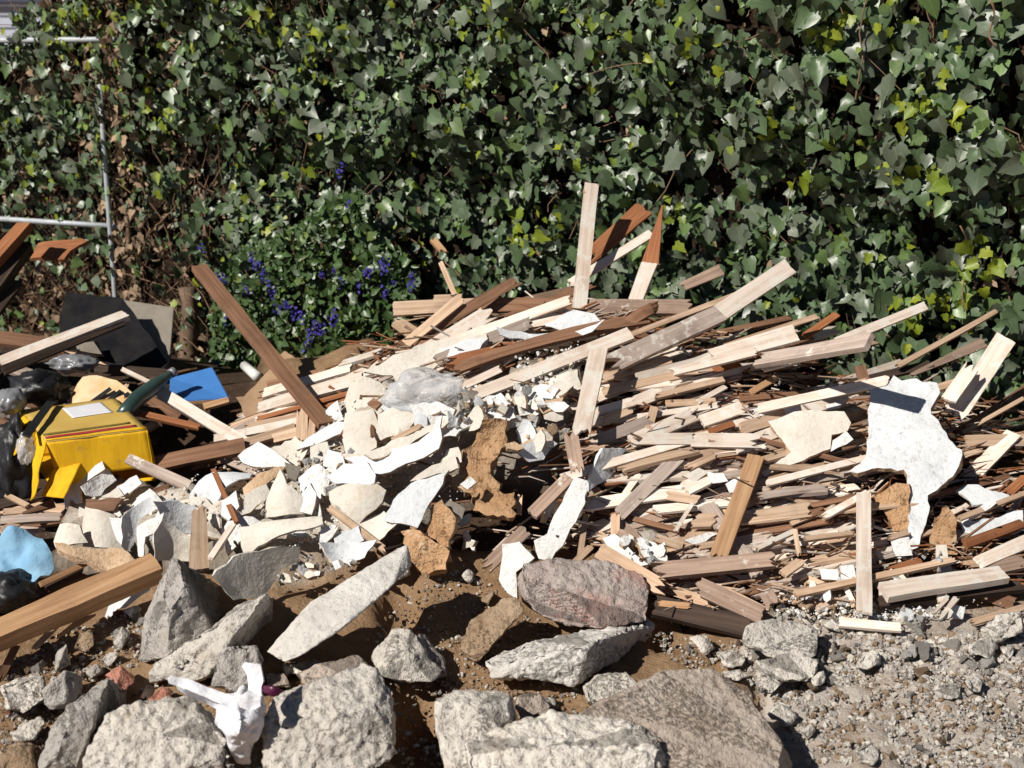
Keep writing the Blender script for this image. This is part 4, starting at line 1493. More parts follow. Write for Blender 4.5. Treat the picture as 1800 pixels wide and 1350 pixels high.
lip = sheet([(421, 926), (470, 915), (505, 911), (563, 902), (567, 920), (505, 937), (450, 955), (424, 968)], ("cream", "cream"), .22, (-.2, -.55, .8), .010, (.1, 1, -7), label="big curved plaster shell with a pale scuffed lip and a shaded hollow")
hollow = sheet([(366, 1010), (423, 974), (470, 962), (514, 957), (520, 985), (492, 1001), (474, 1034), (448, 1050), (399, 1050)], ("cream", "cream"), .19, (.62, -.70, .12), .010, (.5, .8, 4.5), label="hollow")
adopt(hollow, lip, "inner_face")
sheet([(524, 870), (545, 850), (556, 868), (548, 905), (528, 900)], ("plaster", "coat"), .20, FRONT, .012, crump=.015)
sheet([(500, 812), (530, 822), (520, 845), (506, 838)], ("grey", "grey"), .18, None, .012, what="chip", cw=("dark grey",))
sheet([(430, 870), (468, 850), (476, 865), (440, 900), (424, 905)], ("cream", "coat"), .19, None, .010, (1, 0, -3))
sheet([(425, 855), (455, 830), (500, 815), (490, 830), (450, 862), (430, 880)], ("coat", "coat"), .17, None, .01, (1, 0, -4), label="curling tan plaster strip behind the cream cone")
sheet([(320, 872), (350, 846), (373, 826), (425, 812), (430, 830), (404, 850), (372, 880), (340, 892)], ("skim", "skim"), .19, (-.3, -.6, .7), .010, [(.5, 1, -7)], label="bluish rolled plaster sheet arching behind the tan splintered board")
sheet([(390, 880), (415, 862), (420, 890), (402, 915), (388, 905)], ("skim", "coat"), .20, FRONT, .01)
sheet([(267, 879), (300, 880), (342, 888), (338, 938), (307, 936), (287, 916)], ("skim", "skim"), .21, (.45, -.85, .1), .009, (1, 0, 4), label="lavender-grey shaded plaster sheet behind the tan splintered board")
sheet([(267, 936), (284, 913), (331, 941), (334, 985), (269, 984)], ("cream", "cream"), .21, (.5, -.8, .15), .010, (1, 0, 7), label="shaded tan plaster cup beside the splintered board", jag=1.2)
sheet([(240, 926), (287, 900), (278, 934), (256, 944), (253, 980), (243, 978)], ("plaster", "plaster"), .22, FRONT, .01, (1, 0, -2))
folded = sheet([(213, 909), (240, 888), (264, 873), (269, 898), (242, 916), (235, 958), (224, 972), (212, 960)], ("skim", "plaster"), .21, (.45, -.8, .35), .010, (1, 0, 8), label="grey folded plaster shard with a bright edge near the paired cream shells")
rim_ = sheet([(193, 910), (214, 911), (213, 958), (204, 948), (197, 928)], ("plaster", "plaster"), .215, FRONT, .009, label="edge")
adopt(rim_, folded, "bent_edge")
sheet([(115, 857), (145, 832), (180, 811), (184, 824), (142, 853), (143, 882), (115, 895)], ("plaster", "coat"), .20, (-.4, -.7, .5), .010, label="tall white bent plaster sheet in front of the yellow carton")
sheet([(142, 855), (189, 824), (204, 844), (184, 860), (178, 871), (151, 871)], ("plaster", "plaster"), .19, (.5, -.7, .45), .009, (1, 0, 2.5))
sheet([(178, 873), (207, 855), (218, 871), (205, 876)], ("cream", "coat"), .20, FRONT, .009)
sheet([(150, 877), (216, 876), (200, 898), (151, 895)], ("N", "N"), .20, FRONT, .012, what="wood scrap", cw=("brown",))
sheet([(124, 908), (144, 889), (171, 895), (193, 902), (200, 930), (207, 962), (142, 960), (130, 925)], ("cream", "coat"), .22, (-.3, -.8, .5), .010, [(1, 0, -10)], jag=1.0, label="larger of two cream barrel-shaped plaster shells under the bent white sheet")
sheet([(84, 946), (104, 920), (135, 920), (142, 947), (98, 966)], ("cream", "coat"), .23, (-.3, -.7, .6), .010, [(1, 0, -10)], jag=1.0, label="smaller cream barrel-shaped plaster shell beside the blue plastic sheet")
sheet([(96, 953), (142, 960), (211, 962), (238, 984), (200, 1002), (150, 985), (104, 968)], ("coat", "coat"), .20, None, .02, crump=.018, label="crumbling brown plaster shelf beneath the cream barrel shells")
sheet([(205, 855), (240, 835), (250, 850), (225, 870), (212, 872)], ("skim", "coat"), .18, FRONT, .01)
# torn ochre panel, its neighbours
och = [(891, 738), (872, 740), (860, 744), (838, 760), (820, 784), (807, 818), (789, 842), (800, 850), (824, 862), (833, 876), (829, 893), (850, 903), (876, 910), (905, 912), (903, 862), (876, 860), (869, 840), (862, 822), (872, 800), (878, 784), (891, 769)]
sheet(och, ("ochre", "ochre"), .15, (-.15, -.75, .6), .025, (1, .3, -2.5), 5, 8, .05, label="torn ochre fibre panel with ragged edges around a dark hollow")
sheet([(704, 934), (740, 934), (756, 946), (789, 968), (784, 1001), (740, 1006), (722, 972)], ("ochre", "ochre"), .14, FRONT, .03, None, 4, 10, .02, label="ragged ochre fibre clump between the tilted slab and the dark hollow")
sheet([(760, 888), (778, 879), (802, 912), (798, 930), (787, 950), (787, 962), (753, 943), (749, 926)], ("ochre", "coat"), .17, FRONT, .02, None, 3, 10, .018, cw=("creamy ochre",), what="torn fibre piece")
sheet([(771, 880), (790, 878), (818, 893), (812, 912), (788, 900)], ("grey", "skim"), .17, None, .014, (1, 0, -3), what="broken plaster pipe piece", cw=("grey",))
sheet([(809, 852), (828, 838), (838, 848), (822, 861)], ("plaster", "coat"), .19, FRONT, .01)
sheet([(886, 780), (905, 776), (922, 788), (910, 792), (893, 788)], ("coat", "coat"), .16, None, .014)
sheet([(905, 790), (950, 770), (975, 780), (955, 808), (930, 812)], ("skim", "coat"), .11, (.4, -.8, .3), .014)
sheet([(940, 706), (990, 698), (985, 716), (955, 728)], ("coat", "N"), .15, FRONT, .02, cw=("brown",), what="chunk of backing")
sheet([(1058, 788), (1100, 788), (1080, 833), (1035, 864), (1034, 842)], ("skim", "skim"), .10, (.62, -.72, .2), .012, label="grey shaded plaster sheet beside the foot of the front upright lath")
sheet([(1010, 838), (1033, 845), (1028, 885), (1012, 917), (996, 945), (968, 985), (946, 982), (938, 950), (962, 938), (974, 905), (992, 870)], ("plaster", "cream"), .14, (-.25, -.85, .45), .014, (0, 1, -.3), label="long bright white plaster tongue hanging down toward the reddish slab")
sheet([(880, 994), (882, 956), (913, 952), (940, 981), (907, 1006), (909, 1053), (893, 1043), (877, 1019)], ("plaster", "cream"), .14, (-.3, -.8, .5), .012, label="crumpled white plaster flap touching the reddish slab")
sheet([(960, 870), (1000, 838), (985, 872), (962, 915)], ("skim", "skim"), .10, (.6, -.7, .1), .01)
sheet([(1202, 950), (1246, 935), (1262, 938), (1240, 952), (1218, 958)], ("plaster", "coat"), .10, None, .01)
sheet([(1240, 828), (1272, 832), (1280, 846), (1252, 850)], ("plaster", "coat"), .11, None, .012)
sheet([(1200, 836), (1228, 822), (1246, 830), (1222, 848)], ("cream", "coat"), .11, None, .012)
sheet([(1275, 850), (1300, 838), (1308, 858), (1282, 866)], ("skim", "coat"), .11, None, .012)
sheet([(1058, 946), (1080, 938), (1105, 962), (1140, 992), (1120, 996), (1078, 968)], ("plaster", "coat"), .13, None, .014, crump=.015)
sheet([(1120, 946), (1150, 950), (1172, 974), (1172, 992), (1140, 990), (1126, 970)], ("plaster", "coat"), .13, None, .016, crump=.018)
for pl_, mt_, of_, nr_, bd_ in [
    ([(268, 905), (300, 880), (360, 872), (392, 900), (380, 935), (330, 945), (290, 935)], "cream", .12, (-.2, -.5, .85), (1, 0, -4)), ([(380, 925), (430, 905), (470, 910), (440, 945), (390, 965)], "plaster", .14, (-.3, -.6, .75), (1, .5, -6)),
    ([(520, 835), (560, 815), (580, 835), (570, 870), (530, 880)], "plaster", .17, (-.2, -.7, .6), (1, 0, -7)), ([(590, 895), (640, 915), (675, 900), (700, 930), (650, 960), (600, 935)], "cream", .15, (0, -.6, .8), (1, 0, 4)),
    ([(600, 800), (640, 798), (690, 785), (680, 812), (630, 822)], "cream", .15, (-.2, -.5, .85), (0, 1, 4)), ([(740, 735), (800, 715), (830, 735), (800, 765), (750, 770)], "plaster", .13, (-.2, -.55, .8), (1, 0, -4)),
    ([(690, 700), (740, 712), (780, 735), (720, 745), (672, 725)], "skim", .13, (-.2, -.5, .85), (1, 0, 3)), ([(560, 965), (600, 950), (660, 962), (640, 985), (585, 992)], "skim", .15, (.15, -.6, .75), (1, 0, 7)),
    ([(455, 795), (520, 770), (545, 795), (525, 822), (470, 830)], "cream", .14, (-.1, -.5, .85), (1, .4, 4)), ([(225, 880), (262, 858), (280, 880), (250, 905), (228, 905)], "plaster", .15, (-.4, -.6, .7), (1, 0, -8)),
    ([(905, 700), (950, 675), (985, 690), (960, 725), (915, 735)], "plaster", .11, (-.2, -.5, .85), (1, 0, 4)), ([(955, 665), (1015, 648), (1022, 680), (985, 700)], "cream", .12, (-.2, -.5, .85), (1, 0, -4)), ([(830, 705), (880, 690), (905, 720), (870, 745), (838, 738)], "skim", .12, (-.2, -.6, .75), (1, 0, -5))]:
    sheet(pl_, (mt_, random.choice(("coat", "cream"))), of_, nr_, .010, bd_, 2.2, 9, .006, adj="broad")
# cardboard behind the fan of laths
sheet([(430, 700), (468, 655), (490, 640), (520, 660), (505, 690), (455, 720)], ("card", "card"), .03, None, .005, (1, 0, 1.5), name="card_sheet", cat="cardboard", group="pieces of cardboard", label="crumpled brown cardboard between the blue board and the fan of laths")
sheet([(415, 700), (440, 690), (470, 740), (450, 768)], ("card", "card"), .04, None, .005, (1, 0, 2), name="card_sheet", cat="cardboard", group="pieces of cardboard", label="torn cardboard flap hanging below the fan of laths")
sheet([(488, 628), (500, 616), (530, 640), (520, 660)], ("card", "card"), .02, None, .005, name="card_sheet", cat="cardboard", group="pieces of cardboard", label="small cardboard tongue behind the brown post")
tube("pipe_stub", [P(430, 643, .05), P(452, 662, .06)], .017, "strip")
tag(sc.objects["pipe_stub"], "short white pipe stub lying under the flowering shrub", "pipe")

# ------------------------------------------------------------------ clear plastic bag on the plaster
def blob(name, cx, cy, rx, ry, rz, off, mat, amp=.3, sc_=9, label=None, cat=None, group=None, parent=None, seg=4, ridge=.12):
    C = P(cx, cy, off)
    t = (C - EYE).dot(FWD)
    k = t / F
    bm = bmesh.new()
    bmesh.ops.create_icosphere(bm, subdivisions=seg, radius=1)
    sd = V((random.uniform(0, 50), random.uniform(0, 50), 0))
    for v in bm.verts:
        d = v.co.normalized()
        n = 1 + noise.noise(d * 1.6 + sd) * amp + noise.noise(d * 3.4 + sd) * amp * .5
        n += (abs(noise.noise(d * sc_ * .6 + sd)) - .2) * ridge * 2 + (abs(noise.noise(d * sc_ * 1.6 + sd)) - .2) * ridge
        v.co = RT * d.x * rx * k * n + UP * d.y * ry * k * n - FWD * d.z * rz * n
    o = obj(name, bm_mesh(bm, name, True), mat, parent, Matrix.Translation(C))
    if label:
        tag(o, label, cat, group)
    return o


blob("plastic_bag", 745, 690, 66, 38, .06, .17, "clear", .35, 9, "crumpled clear plastic bag lying on white plaster below the crest", "bag")

# ------------------------------------------------------------------ plaster crumbs
FLAKES = []
for k in range(9):
    n = random.randint(6, 9)
    pts = [V((random.uniform(-1, 1), random.uniform(-1, 1), random.uniform(-.4, .4))) for _ in range(n)]
    FLAKES.append(hull_mesh([p * .5 for p in pts], "plaster_fragment", .22, .05, 2.2, .02, 1, .2))
FLAKE_M = {}


def variant(meshes, k, mat, store):
    key = (k, mat)
    if key not in store:
        m = meshes[k].copy()
        m.materials.append(M[mat])
        store[key] = m
    return store[key]


def scatter(zone, n, size, mats, meshes, store, name, cat, group, what, off=.02, cw=None):
    for _ in range(n):
        px, py = pick(zone)
        s_ = random.uniform(*size) if random.random() < .7 else random.uniform(size[0], (size[0] + size[1]) / 2)
        mat = random.choice(mats)
        C = P(px, py, off + random.uniform(0, .02))
        t = (C - EYE).dot(FWD)
        r = s_ * t / F
        o = bpy.data.objects.new(name, variant(meshes, random.randrange(len(meshes)), mat, store))
        link(o)
        o.location = C
        o.rotation_euler = (random.uniform(0, 6.3), random.uniform(0, 6.3), random.uniform(0, 6.3))
        o.scale = (r * random.uniform(.8, 1.25), r * random.uniform(.8, 1.2), r * random.uniform(.7, 1.2))
        o["category"] = cat
        o["group"] = group
        size_w = "tiny" if s_ < 13 else "small" if s_ < 20 else "walnut-sized" if s_ < 32 else "egg-sized"
        ITEMS.append((o, size_w + " {c} " + what, px, py, (cw or {}).get(mat, ("white",))))


def shards(zone, n, size, off, mats="plaster cream skim plaster cream".split()):
    """small broken plaster pieces lying and standing every way over the rubble"""
    for _ in range(n):
        px, py = pick(zone)
        r = random.uniform(*size)
        k = random.randint(4, 7)
        a0 = random.uniform(0, 6.3)
        sq = random.uniform(.45, .9)
        tl = random.uniform(0, 3.14)
        poly = []
        for i in range(k):
            a = a0 + 6.283 * (i + random.uniform(-.3, .3)) / k
            x, y = math.cos(a) * r * random.uniform(.65, 1.15), math.sin(a) * r * sq * random.uniform(.65, 1.15)
            poly.append((px + x * math.cos(tl) - y * math.sin(tl), py + x * math.sin(tl) + y * math.cos(tl)))
        nrm = (random.gauss(-.1, .45), -.6 + random.gauss(0, .25), .6 + random.gauss(0, .3))
        size_w = "small" if r < 16 else "palm-sized" if r < 26 else "hand-sized"
        sheet(poly, (random.choice(mats), random.choice(("coat", "coat", "cream"))), off + random.uniform(-.02, .03), nrm, random.uniform(.007, .014), (1, random.uniform(-1, 1), random.uniform(-7, 7)) if random.random() < .6 else None, 1.6, 8, .004,
              adj=size_w, what=random.choice(("plaster shard", "plaster chip")), name="plaster_shard", group="loose plaster shards", cell=.02)


shards([(560, 770), (640, 720), (760, 720), (800, 800), (690, 850), (600, 930), (540, 900)], 20, (12, 34), .13)
shards([(270, 900), (420, 850), (560, 900), (520, 980), (300, 970)], 14, (11, 26), .13)
shards([(900, 680), (1015, 655), (1010, 740), (960, 800), (880, 750), (800, 760), (780, 700)], 34, (9, 26), .13)
shards([(120, 860), (260, 860), (250, 960), (120, 950)], 7, (9, 18), .12)
shards([(470, 1020), (640, 960), (640, 985), (560, 1010)], 14, (8, 18), .13)
shards([(1060, 945), (1170, 960), (1165, 995)], 8, (8, 17), .12)
shards([(1420, 1020), (1540, 1010), (1680, 985), (1690, 1080), (1440, 1080)], 18, (8, 20), .06)
shards([(690, 900), (860, 900), (860, 1000), (740, 1000)], 8, (8, 18), .08, ["coat", "ochre", "cream"])

PW = {"plaster": ("white", "chalk-white"), "cream": ("cream", "creamy"), "skim": ("greyish white",), "coat": ("sandy brown", "brown")}
PM = ["plaster", "plaster", "cream", "cream", "skim", "coat"]
Z_C1 = [(905, 672), (1020, 645), (1025, 700), (992, 722), (1000, 770), (960, 800), (915, 760), (888, 735)]
Z_C2 = [(770, 690), (840, 700), (890, 720), (860, 745), (800, 790), (780, 730)]
Z_C3 = [(455, 1010), (520, 985), (590, 965), (650, 960), (630, 985), (560, 1010), (480, 1030)]
Z_C4 = [(1370, 1045), (1520, 1010), (1540, 1060), (1680, 1070), (1620, 1090), (1440, 1085), (1360, 1085)]
Z_C5 = [(540, 770), (620, 790), (600, 830), (560, 860), (530, 880), (520, 850)]
scatter(Z_C1, 30, (10, 34), PM, FLAKES, FLAKE_M, "plaster_fragment", "plaster", "loose plaster fragments", "plaster fragment", .10, PW)
scatter(Z_C2, 24, (10, 34), PM, FLAKES, FLAKE_M, "plaster_fragment", "plaster", "loose plaster fragments", "plaster fragment", .12, PW)
scatter(Z_C3, 26, (9, 30), PM, FLAKES, FLAKE_M, "plaster_fragment", "plaster", "loose plaster fragments", "plaster fragment", .12, PW)
scatter(Z_C4, 34, (9, 30), PM, FLAKES, FLAKE_M, "plaster_fragment", "plaster", "loose plaster fragments", "plaster fragment", .05, PW)
scatter(Z_C5, 18, (9, 26), PM, FLAKES, FLAKE_M, "plaster_fragment", "plaster", "loose plaster fragments", "plaster fragment", .16, PW)
scatter([(1060, 940), (1170, 960), (1170, 995), (1120, 1000)], 12, (8, 20), PM, FLAKES, FLAKE_M, "plaster_fragment", "plaster", "loose plaster fragments", "plaster fragment", .12, PW)
scatter([(1640, 960), (1700, 985), (1680, 1010), (1500, 1030), (1440, 1010), (1530, 990)], 16, (9, 26), PM, FLAKES, FLAKE_M, "plaster_fragment", "plaster", "loose plaster fragments", "plaster fragment", .08, PW)
scatter([(620, 740), (740, 720), (700, 900), (420, 960), (260, 960), (280, 880), (480, 800)], 40, (9, 24), PM, FLAKES, FLAKE_M, "plaster_fragment", "plaster", "loose plaster fragments", "plaster fragment", .12, PW)
scatter([(1060, 640), (1480, 620), (1490, 900), (1300, 980), (1100, 900)], 16, (6, 12), PM, FLAKES, FLAKE_M, "plaster_fragment", "plaster", "loose plaster fragments", "plaster fragment", .05, PW)


def grains(name, zones, mats, label, cat, flat=.7):
    """one mesh of uncountable small bits lying on the surface"""
    vs, fs, mi = [], [], []
    ico = [(0, 0, 1), (.9, 0, .3), (.25, .85, .3), (-.75, .5, .3), (-.7, -.55, .25), (.3, -.85, .3), (.6, .6, -.6), (-.3, .8, -.6), (-.8, 0, -.6), (-.2, -.8, -.6), (.6, -.55, -.6), (0, 0, -1)]
    tri = [(0, 1, 2), (0, 2, 3), (0, 3, 4), (0, 4, 5), (0, 5, 1), (1, 6, 2), (2, 7, 3), (3, 8, 4), (4, 9, 5), (5, 10, 1), (6, 7, 2), (7, 8, 3), (8, 9, 4), (9, 10, 5), (10, 6, 1), (11, 7, 6), (11, 8, 7), (11, 9, 8), (11, 10, 9), (11, 6, 10)]
    for zone, n, (s0_, s1_), off, wts in zones:
        for _ in range(n):
            px, py = pick(zone)
            C = P(px, py, off * random.uniform(.3, 1))
            if off >= .09 and any(in_poly(px, py, z_) for z_ in DUST[:1]):
                C = P(px, py, 0)
                C.z += .075 + random.uniform(0, .012)
            elif off < .03:
                q = C.xy.to_3d()
                C.z = h(C.x, C.y) + noise.fractal(q * 5, .9, 2, 4) * .022 + .004
            r = (s0_ + (s1_ - s0_) * random.random() ** 2.6) * .5 * 3.4 / F
            rot = Matrix.Rotation(random.uniform(0, 6.3), 3, "Z") @ Matrix.Rotation(random.uniform(-.8, .8), 3, "X")
            b0 = len(vs)
            kx, ky, kz = random.uniform(.7, 1.3), random.uniform(.6, 1.1), random.uniform(.45, 1.0) * flat * 1.3
            for q in ico:
                j = random.uniform(.45, 1.4)
                vs.append(tuple(C + rot @ V((q[0] * kx * r * j, q[1] * ky * r * j, q[2] * kz * r * j))))
            k = random.choices(range(len(mats)), wts)[0]
            for t_ in tri:
                fs.append(tuple(b0 + i for i in t_))
                mi.append(k)
    me = bpy.data.meshes.new(name)
    me.from_pydata(vs, [], fs)
    o = obj(name, me, mats)
    me.polygons.foreach_set("material_index", np.array(mi, dtype=np.int32))
    tag(o, label, cat, None, "stuff")


grains("plaster_crumbs", [(Z_C1, 170, (4, 15), .11, (5, 3, 2)), (Z_C2, 170, (4, 15), .13, (5, 3, 2)), (Z_C3, 150, (4, 14), .12, (5, 3, 2)), (Z_C4, 520, (3, 13), .05, (5, 3, 2)), (Z_C5, 200, (3, 11), .16, (5, 3, 2)),
                          ([(420, 780), (620, 740), (760, 720), (880, 740), (800, 900), (600, 960), (400, 960), (260, 960), (280, 880)], 700, (3, 13), .10, (4, 4, 3)),
                          ([(1060, 650), (1480, 640), (1490, 980), (1100, 960)], 300, (3, 10), .05, (3, 3, 2)), ([(1160, 990), (1790, 960), (1790, 1060), (1400, 1090)], 500, (3, 12), .04, (3, 3, 5))],
       ["plaster", "cream", "coat"], "scattered crumbs and dust-sized bits of white plaster over the heap", "plaster crumbs")
# splinters and chips of wood lying everywhere in the heap
chips = []
for _ in range(3600):
    px, py = pick(HEAP_ZONE)
    if px < 980 and py > 700 and random.random() < .75:
        continue
    C = P(px, py, random.uniform(-.02, .075))
    d = (V((random.gauss(1, .35), random.gauss(.15, .6), random.gauss(.08, .3)))).normalized()
    L = random.uniform(.02, .10) if random.random() < .6 else random.uniform(.08, .24)
    r = random.uniform(.0012, .0058)
    chips.append(([C - d * L / 2, C + V((random.gauss(0, .003), 0, random.gauss(0, .003))), C + d * L / 2], r, r * random.uniform(.15, .8)))
so_ = obj("splinter_litter", strands_mesh("splinter_litter", chips, 4), ["T", "N", "B", "G", "R"])
_pm = np.repeat(rng.choice(5, len(chips), p=[.26, .28, .16, .09, .21]), 8).astype(np.int32)
so_.data.polygons.foreach_set("material_index", _pm)
tag(so_, "fine wood splinters littering the heap between the laths", "splinters", None, "stuff")

# ------------------------------------------------------------------ broken concrete in front (pixel, pixel, metres nearer than the base)
CG = "broken concrete and stones in front of the heap"
rock([(300, 982, .0), (312, 982, .0), (268, 1045, .0), (246, 1112, .02), (243, 1163, .02), (262, 1168, .04), (314, 1048, .08), (384, 1094, -.16), (368, 1112, .03), (300, 1150, .05), (404, 1040, -.42), (413, 1056, -.42)],
     "concrete_grey", (262, 1168), .16, .02, label="tall wedge-shaped concrete block with a dark granular side, standing beside the squared timber", what="wedge", amp=.006)
rock([(268, 1168, .02), (330, 1125, .03), (400, 1080, .0), (470, 1042, .0), (482, 1052, -.34), (480, 1108, -.32), (420, 1135, -.06), (396, 1140, .04), (360, 1195, .05), (300, 1200, .05), (250, 1200, .03)],
     "concrete", (300, 1200), .12, .03, label="long sloping pale chunk lying against the wedge block", amp=.012)
rock([(392, 1136, .02), (450, 1134, .0), (462, 1160, .0), (455, 1200, .02), (420, 1222, .04), (372, 1205, .04), (378, 1165, .03)], "concrete_grey", (420, 1222), .12, .03, label="dull grey block standing just behind the knotted white bag", amp=.005)
rock([(466, 1146, .05), (546, 1058, -.02), (640, 1000, -.08), (700, 962, -.14), (716, 958, -.14), (724, 992, -.12), (690, 1030, -.04), (600, 1105, .06), (530, 1152, .10), (500, 1166, .10), (486, 1160, .09)],
     "concrete_smooth", (500, 1166), .07, .05, label="long tilted slab of smooth pale concrete overhanging the brown soil", amp=.004, amp2=.003, cuts=1, shrink=.96, name="concrete_slab", what="slab")
rock([(516, 1185, .02), (560, 1165, .0), (630, 1150, -.02), (645, 1165, -.02), (640, 1200, .02), (600, 1225, .04), (540, 1215, .04)], "concrete_brown", (580, 1225), .10, .02, label="sandy block between the long tilted slab and the pale gable stone", amp=.006)
rock([(490, 1165, .02), (560, 1160, .0), (555, 1185, .02), (500, 1190, .03)], "concrete", (520, 1190), .06, .01)
rock([(464, 1186, .02), (500, 1180, .0), (512, 1208, .02), (470, 1212, .04)], "concrete_brown", (490, 1212), .06, .01)
rock([(458, 1270, .06), (480, 1225, .03), (530, 1205, .02), (600, 1200, .0), (640, 1168, -.03), (662, 1175, -.03), (695, 1225, .0), (704, 1270, .03), (700, 1325, .07), (640, 1365, .10), (540, 1375, .12), (470, 1365, .11), (462, 1320, .09), (590, 1260, .08), (660, 1240, .05)],
     "concrete", (560, 1370), .2, .05, label="large pale gable-shaped stone between the knotted bag and the deep black gap", amp=.009, sc=9, cell=.007, amp2=.0065, pits=62, rnd=0)
rock([(652, 1150, .04), (690, 1108, -.01), (720, 1105, -.02), (742, 1140, -.01), (784, 1180, .02), (760, 1200, .05), (700, 1196, .06), (668, 1185, .06), (715, 1150, .05)], "concrete", (720, 1198), .08, .02, label="small pale stone sitting in brown soil above the deep black gap", amp=.009)
rock([(728, 1112, -.01), (745, 1108, -.03), (785, 1165, -.02), (790, 1190, .0), (765, 1200, .01), (745, 1160, .02)], "concrete_grey", (760, 1200), .05, .01, adj="dark slanting", cw=("grey",))
rock([(806, 1140, .02), (830, 1090, -.03), (880, 1055, -.07), (905, 1050, -.07), (922, 1072, -.05), (880, 1120, .02), (840, 1165, .05), (816, 1160, .05)], "earth", (840, 1165), .09, .02, label="earth-crusted oblong block half sunk in brown soil beneath the reddish slab", amp=.006)
rock([(903, 1015, .0), (920, 990, -.04), (980, 982, -.07), (1070, 985, -.08), (1130, 1010, -.06), (1155, 1060, -.01), (1150, 1090, .02), (1060, 1104, .06), (1000, 1100, .06), (950, 1080, .05), (912, 1045, .03), (1000, 1040, .02)],
     "concrete_red", (1040, 1104), .12, .04, label="big rounded reddish and grey slab propped over the soil in the middle", amp=.007, amp2=.006, name="concrete_slab")
rock([(848, 1165, .03), (930, 1130, -.06), (1010, 1112, -.14), (1100, 1094, -.24), (1160, 1086, -.32), (850, 1171, .06), (1040, 1131, .05), (1163, 1095, -.30), (1122, 1142, -.22), (1014, 1202, .04), (930, 1197, .06), (865, 1192, .07)],
     "concrete_smooth", (960, 1200), .10, .04, label="flat pale slab with a smooth top and a broken dark flank below the reddish one", amp=.007, amp2=.008, shrink=.93, name="concrete_slab")
rock([(1024, 1200, .03), (1050, 1184, .0), (1100, 1180, -.01), (1122, 1200, .0), (1118, 1225, .03), (1070, 1242, .05), (1026, 1238, .05)], "concrete", (1070, 1242), .07, .02, label="small knobbly pale block in front of the flat pale slab", amp=.010)
rock([(762, 1230, .03), (800, 1218, -.01), (870, 1214, -.04), (905, 1222, -.03), (912, 1262, .02), (890, 1290, .06), (860, 1340, .10), (790, 1380, .13), (776, 1340, .10), (764, 1270, .05), (840, 1240, .04)],
     "concrete", (830, 1385), .2, .05, label="squarish pale block with a sandy flat top beside the deep black gap", amp=.009)
rock([(908, 1228, .02), (930, 1212, .0), (950, 1218, .0), (968, 1240, .0), (950, 1265, .03), (915, 1270, .04)], "concrete_brown", (935, 1272), .05, .02, adj="little")
rock([(945, 1222, .0), (975, 1228, -.02), (978, 1240, .0), (955, 1245, .01)], "concrete_grey", (965, 1246), .04, .01, adj="little")
rock([(780, 1330, .08), (850, 1290, .04), (930, 1268, .02), (968, 1252, .0), (1000, 1262, .01), (1060, 1258, .0), (1130, 1280, .02), (1170, 1310, .05), (1183, 1335, .07), (1150, 1375, .10), (1000, 1400, .13), (800, 1395, .13), (950, 1310, .08)],
     "concrete", (980, 1400), .22, .06, label="broad pale boulder in the middle of the near edge with a pebble set in it", amp=.009, sc=9, cell=.007, amp2=.0065, pits=62, rnd=0)
rock([(1000, 1262, .02), (1050, 1240, .0), (1120, 1212, -.04), (1165, 1178, -.09), (1250, 1172, -.12), (1300, 1205, -.10), (1330, 1260, -.05), (1380, 1310, .0), (1405, 1350, .04), (1380, 1390, .08), (1180, 1400, .09), (1100, 1330, .05)],
     "concrete_brown", (1260, 1395), .16, .07, label="big weathered brown slab sloping toward the gravel, with pale bare patches", amp=.004, amp2=.004, cuts=3, name="concrete_slab")
rock([(155, 1310, .06), (190, 1255, .03), (240, 1236, .01), (310, 1232, .0), (350, 1228, -.01), (385, 1260, .02), (400, 1310, .06), (410, 1370, .10), (300, 1395, .13), (170, 1390, .13), (150, 1350, .1), (280, 1290, .08)],
     "concrete", (270, 1395), .22, .05, label="large pitted pale boulder at the near edge beside the knotted bag", amp=.009, sc=9, cell=.007, amp2=.0065, pits=62, rnd=0)
rock([(64, 1345, .08), (90, 1280, .05), (120, 1240, .03), (180, 1192, .0), (190, 1190, .0), (222, 1215, -.42), (223, 1262, -.4), (186, 1330, -.2), (130, 1370, .10), (70, 1380, .10), (168, 1250, .04), (130, 1320, .09)],
     "concrete_grey", (110, 1380), .14, .04, label="leaning grey slab with a pale edge between two boulders at the near edge", amp=.006, name="concrete_slab")
rock([(0, 1205, .03), (30, 1190, .0), (78, 1188, -.01), (82, 1230, .02), (40, 1255, .05), (8, 1250, .05)], "concrete", (40, 1258), .10, .02, label="knobbly pale stone against the edge of the picture below the squared timber", amp=.012)
rock([(75, 1215, .03), (115, 1178, .0), (124, 1185, -.01), (146, 1188, -.04), (144, 1222, -.02), (115, 1245, .03), (80, 1248, .04)], "concrete_grey", (100, 1250), .09, .02, label="grey stone with a white end beside the knobbly pale stone", amp=.006)
rock([(18, 1290, .03), (50, 1268, .0), (72, 1260, -.01), (82, 1272, .0), (60, 1300, .03), (26, 1306, .04)], "concrete", (40, 1308), .06, .02, label="small pale wedge lying in soil below the knobbly pale stone", amp=.005)
rock([(0, 1320, .03), (35, 1305, .0), (58, 1312, .0), (62, 1350, .04), (0, 1362, .06)], "earth", (25, 1362), .1, .02, label="earthy brown stone at the near corner", amp=.01)
rock([(95, 1150, .01), (118, 1130, .0), (124, 1170, .0), (100, 1178, .03)], "concrete_grey", (110, 1180), .06, .01)
rock([(184, 1186, .02), (212, 1168, .0), (240, 1190, -.01), (238, 1200, .0), (220, 1218, .03), (205, 1212, .04)], "brick", (215, 1218), .05, .02, label="broken red brick stub beside the leaning grey slab", name="brick", cat="brick", group="broken bricks", amp=.004, amp2=.003)
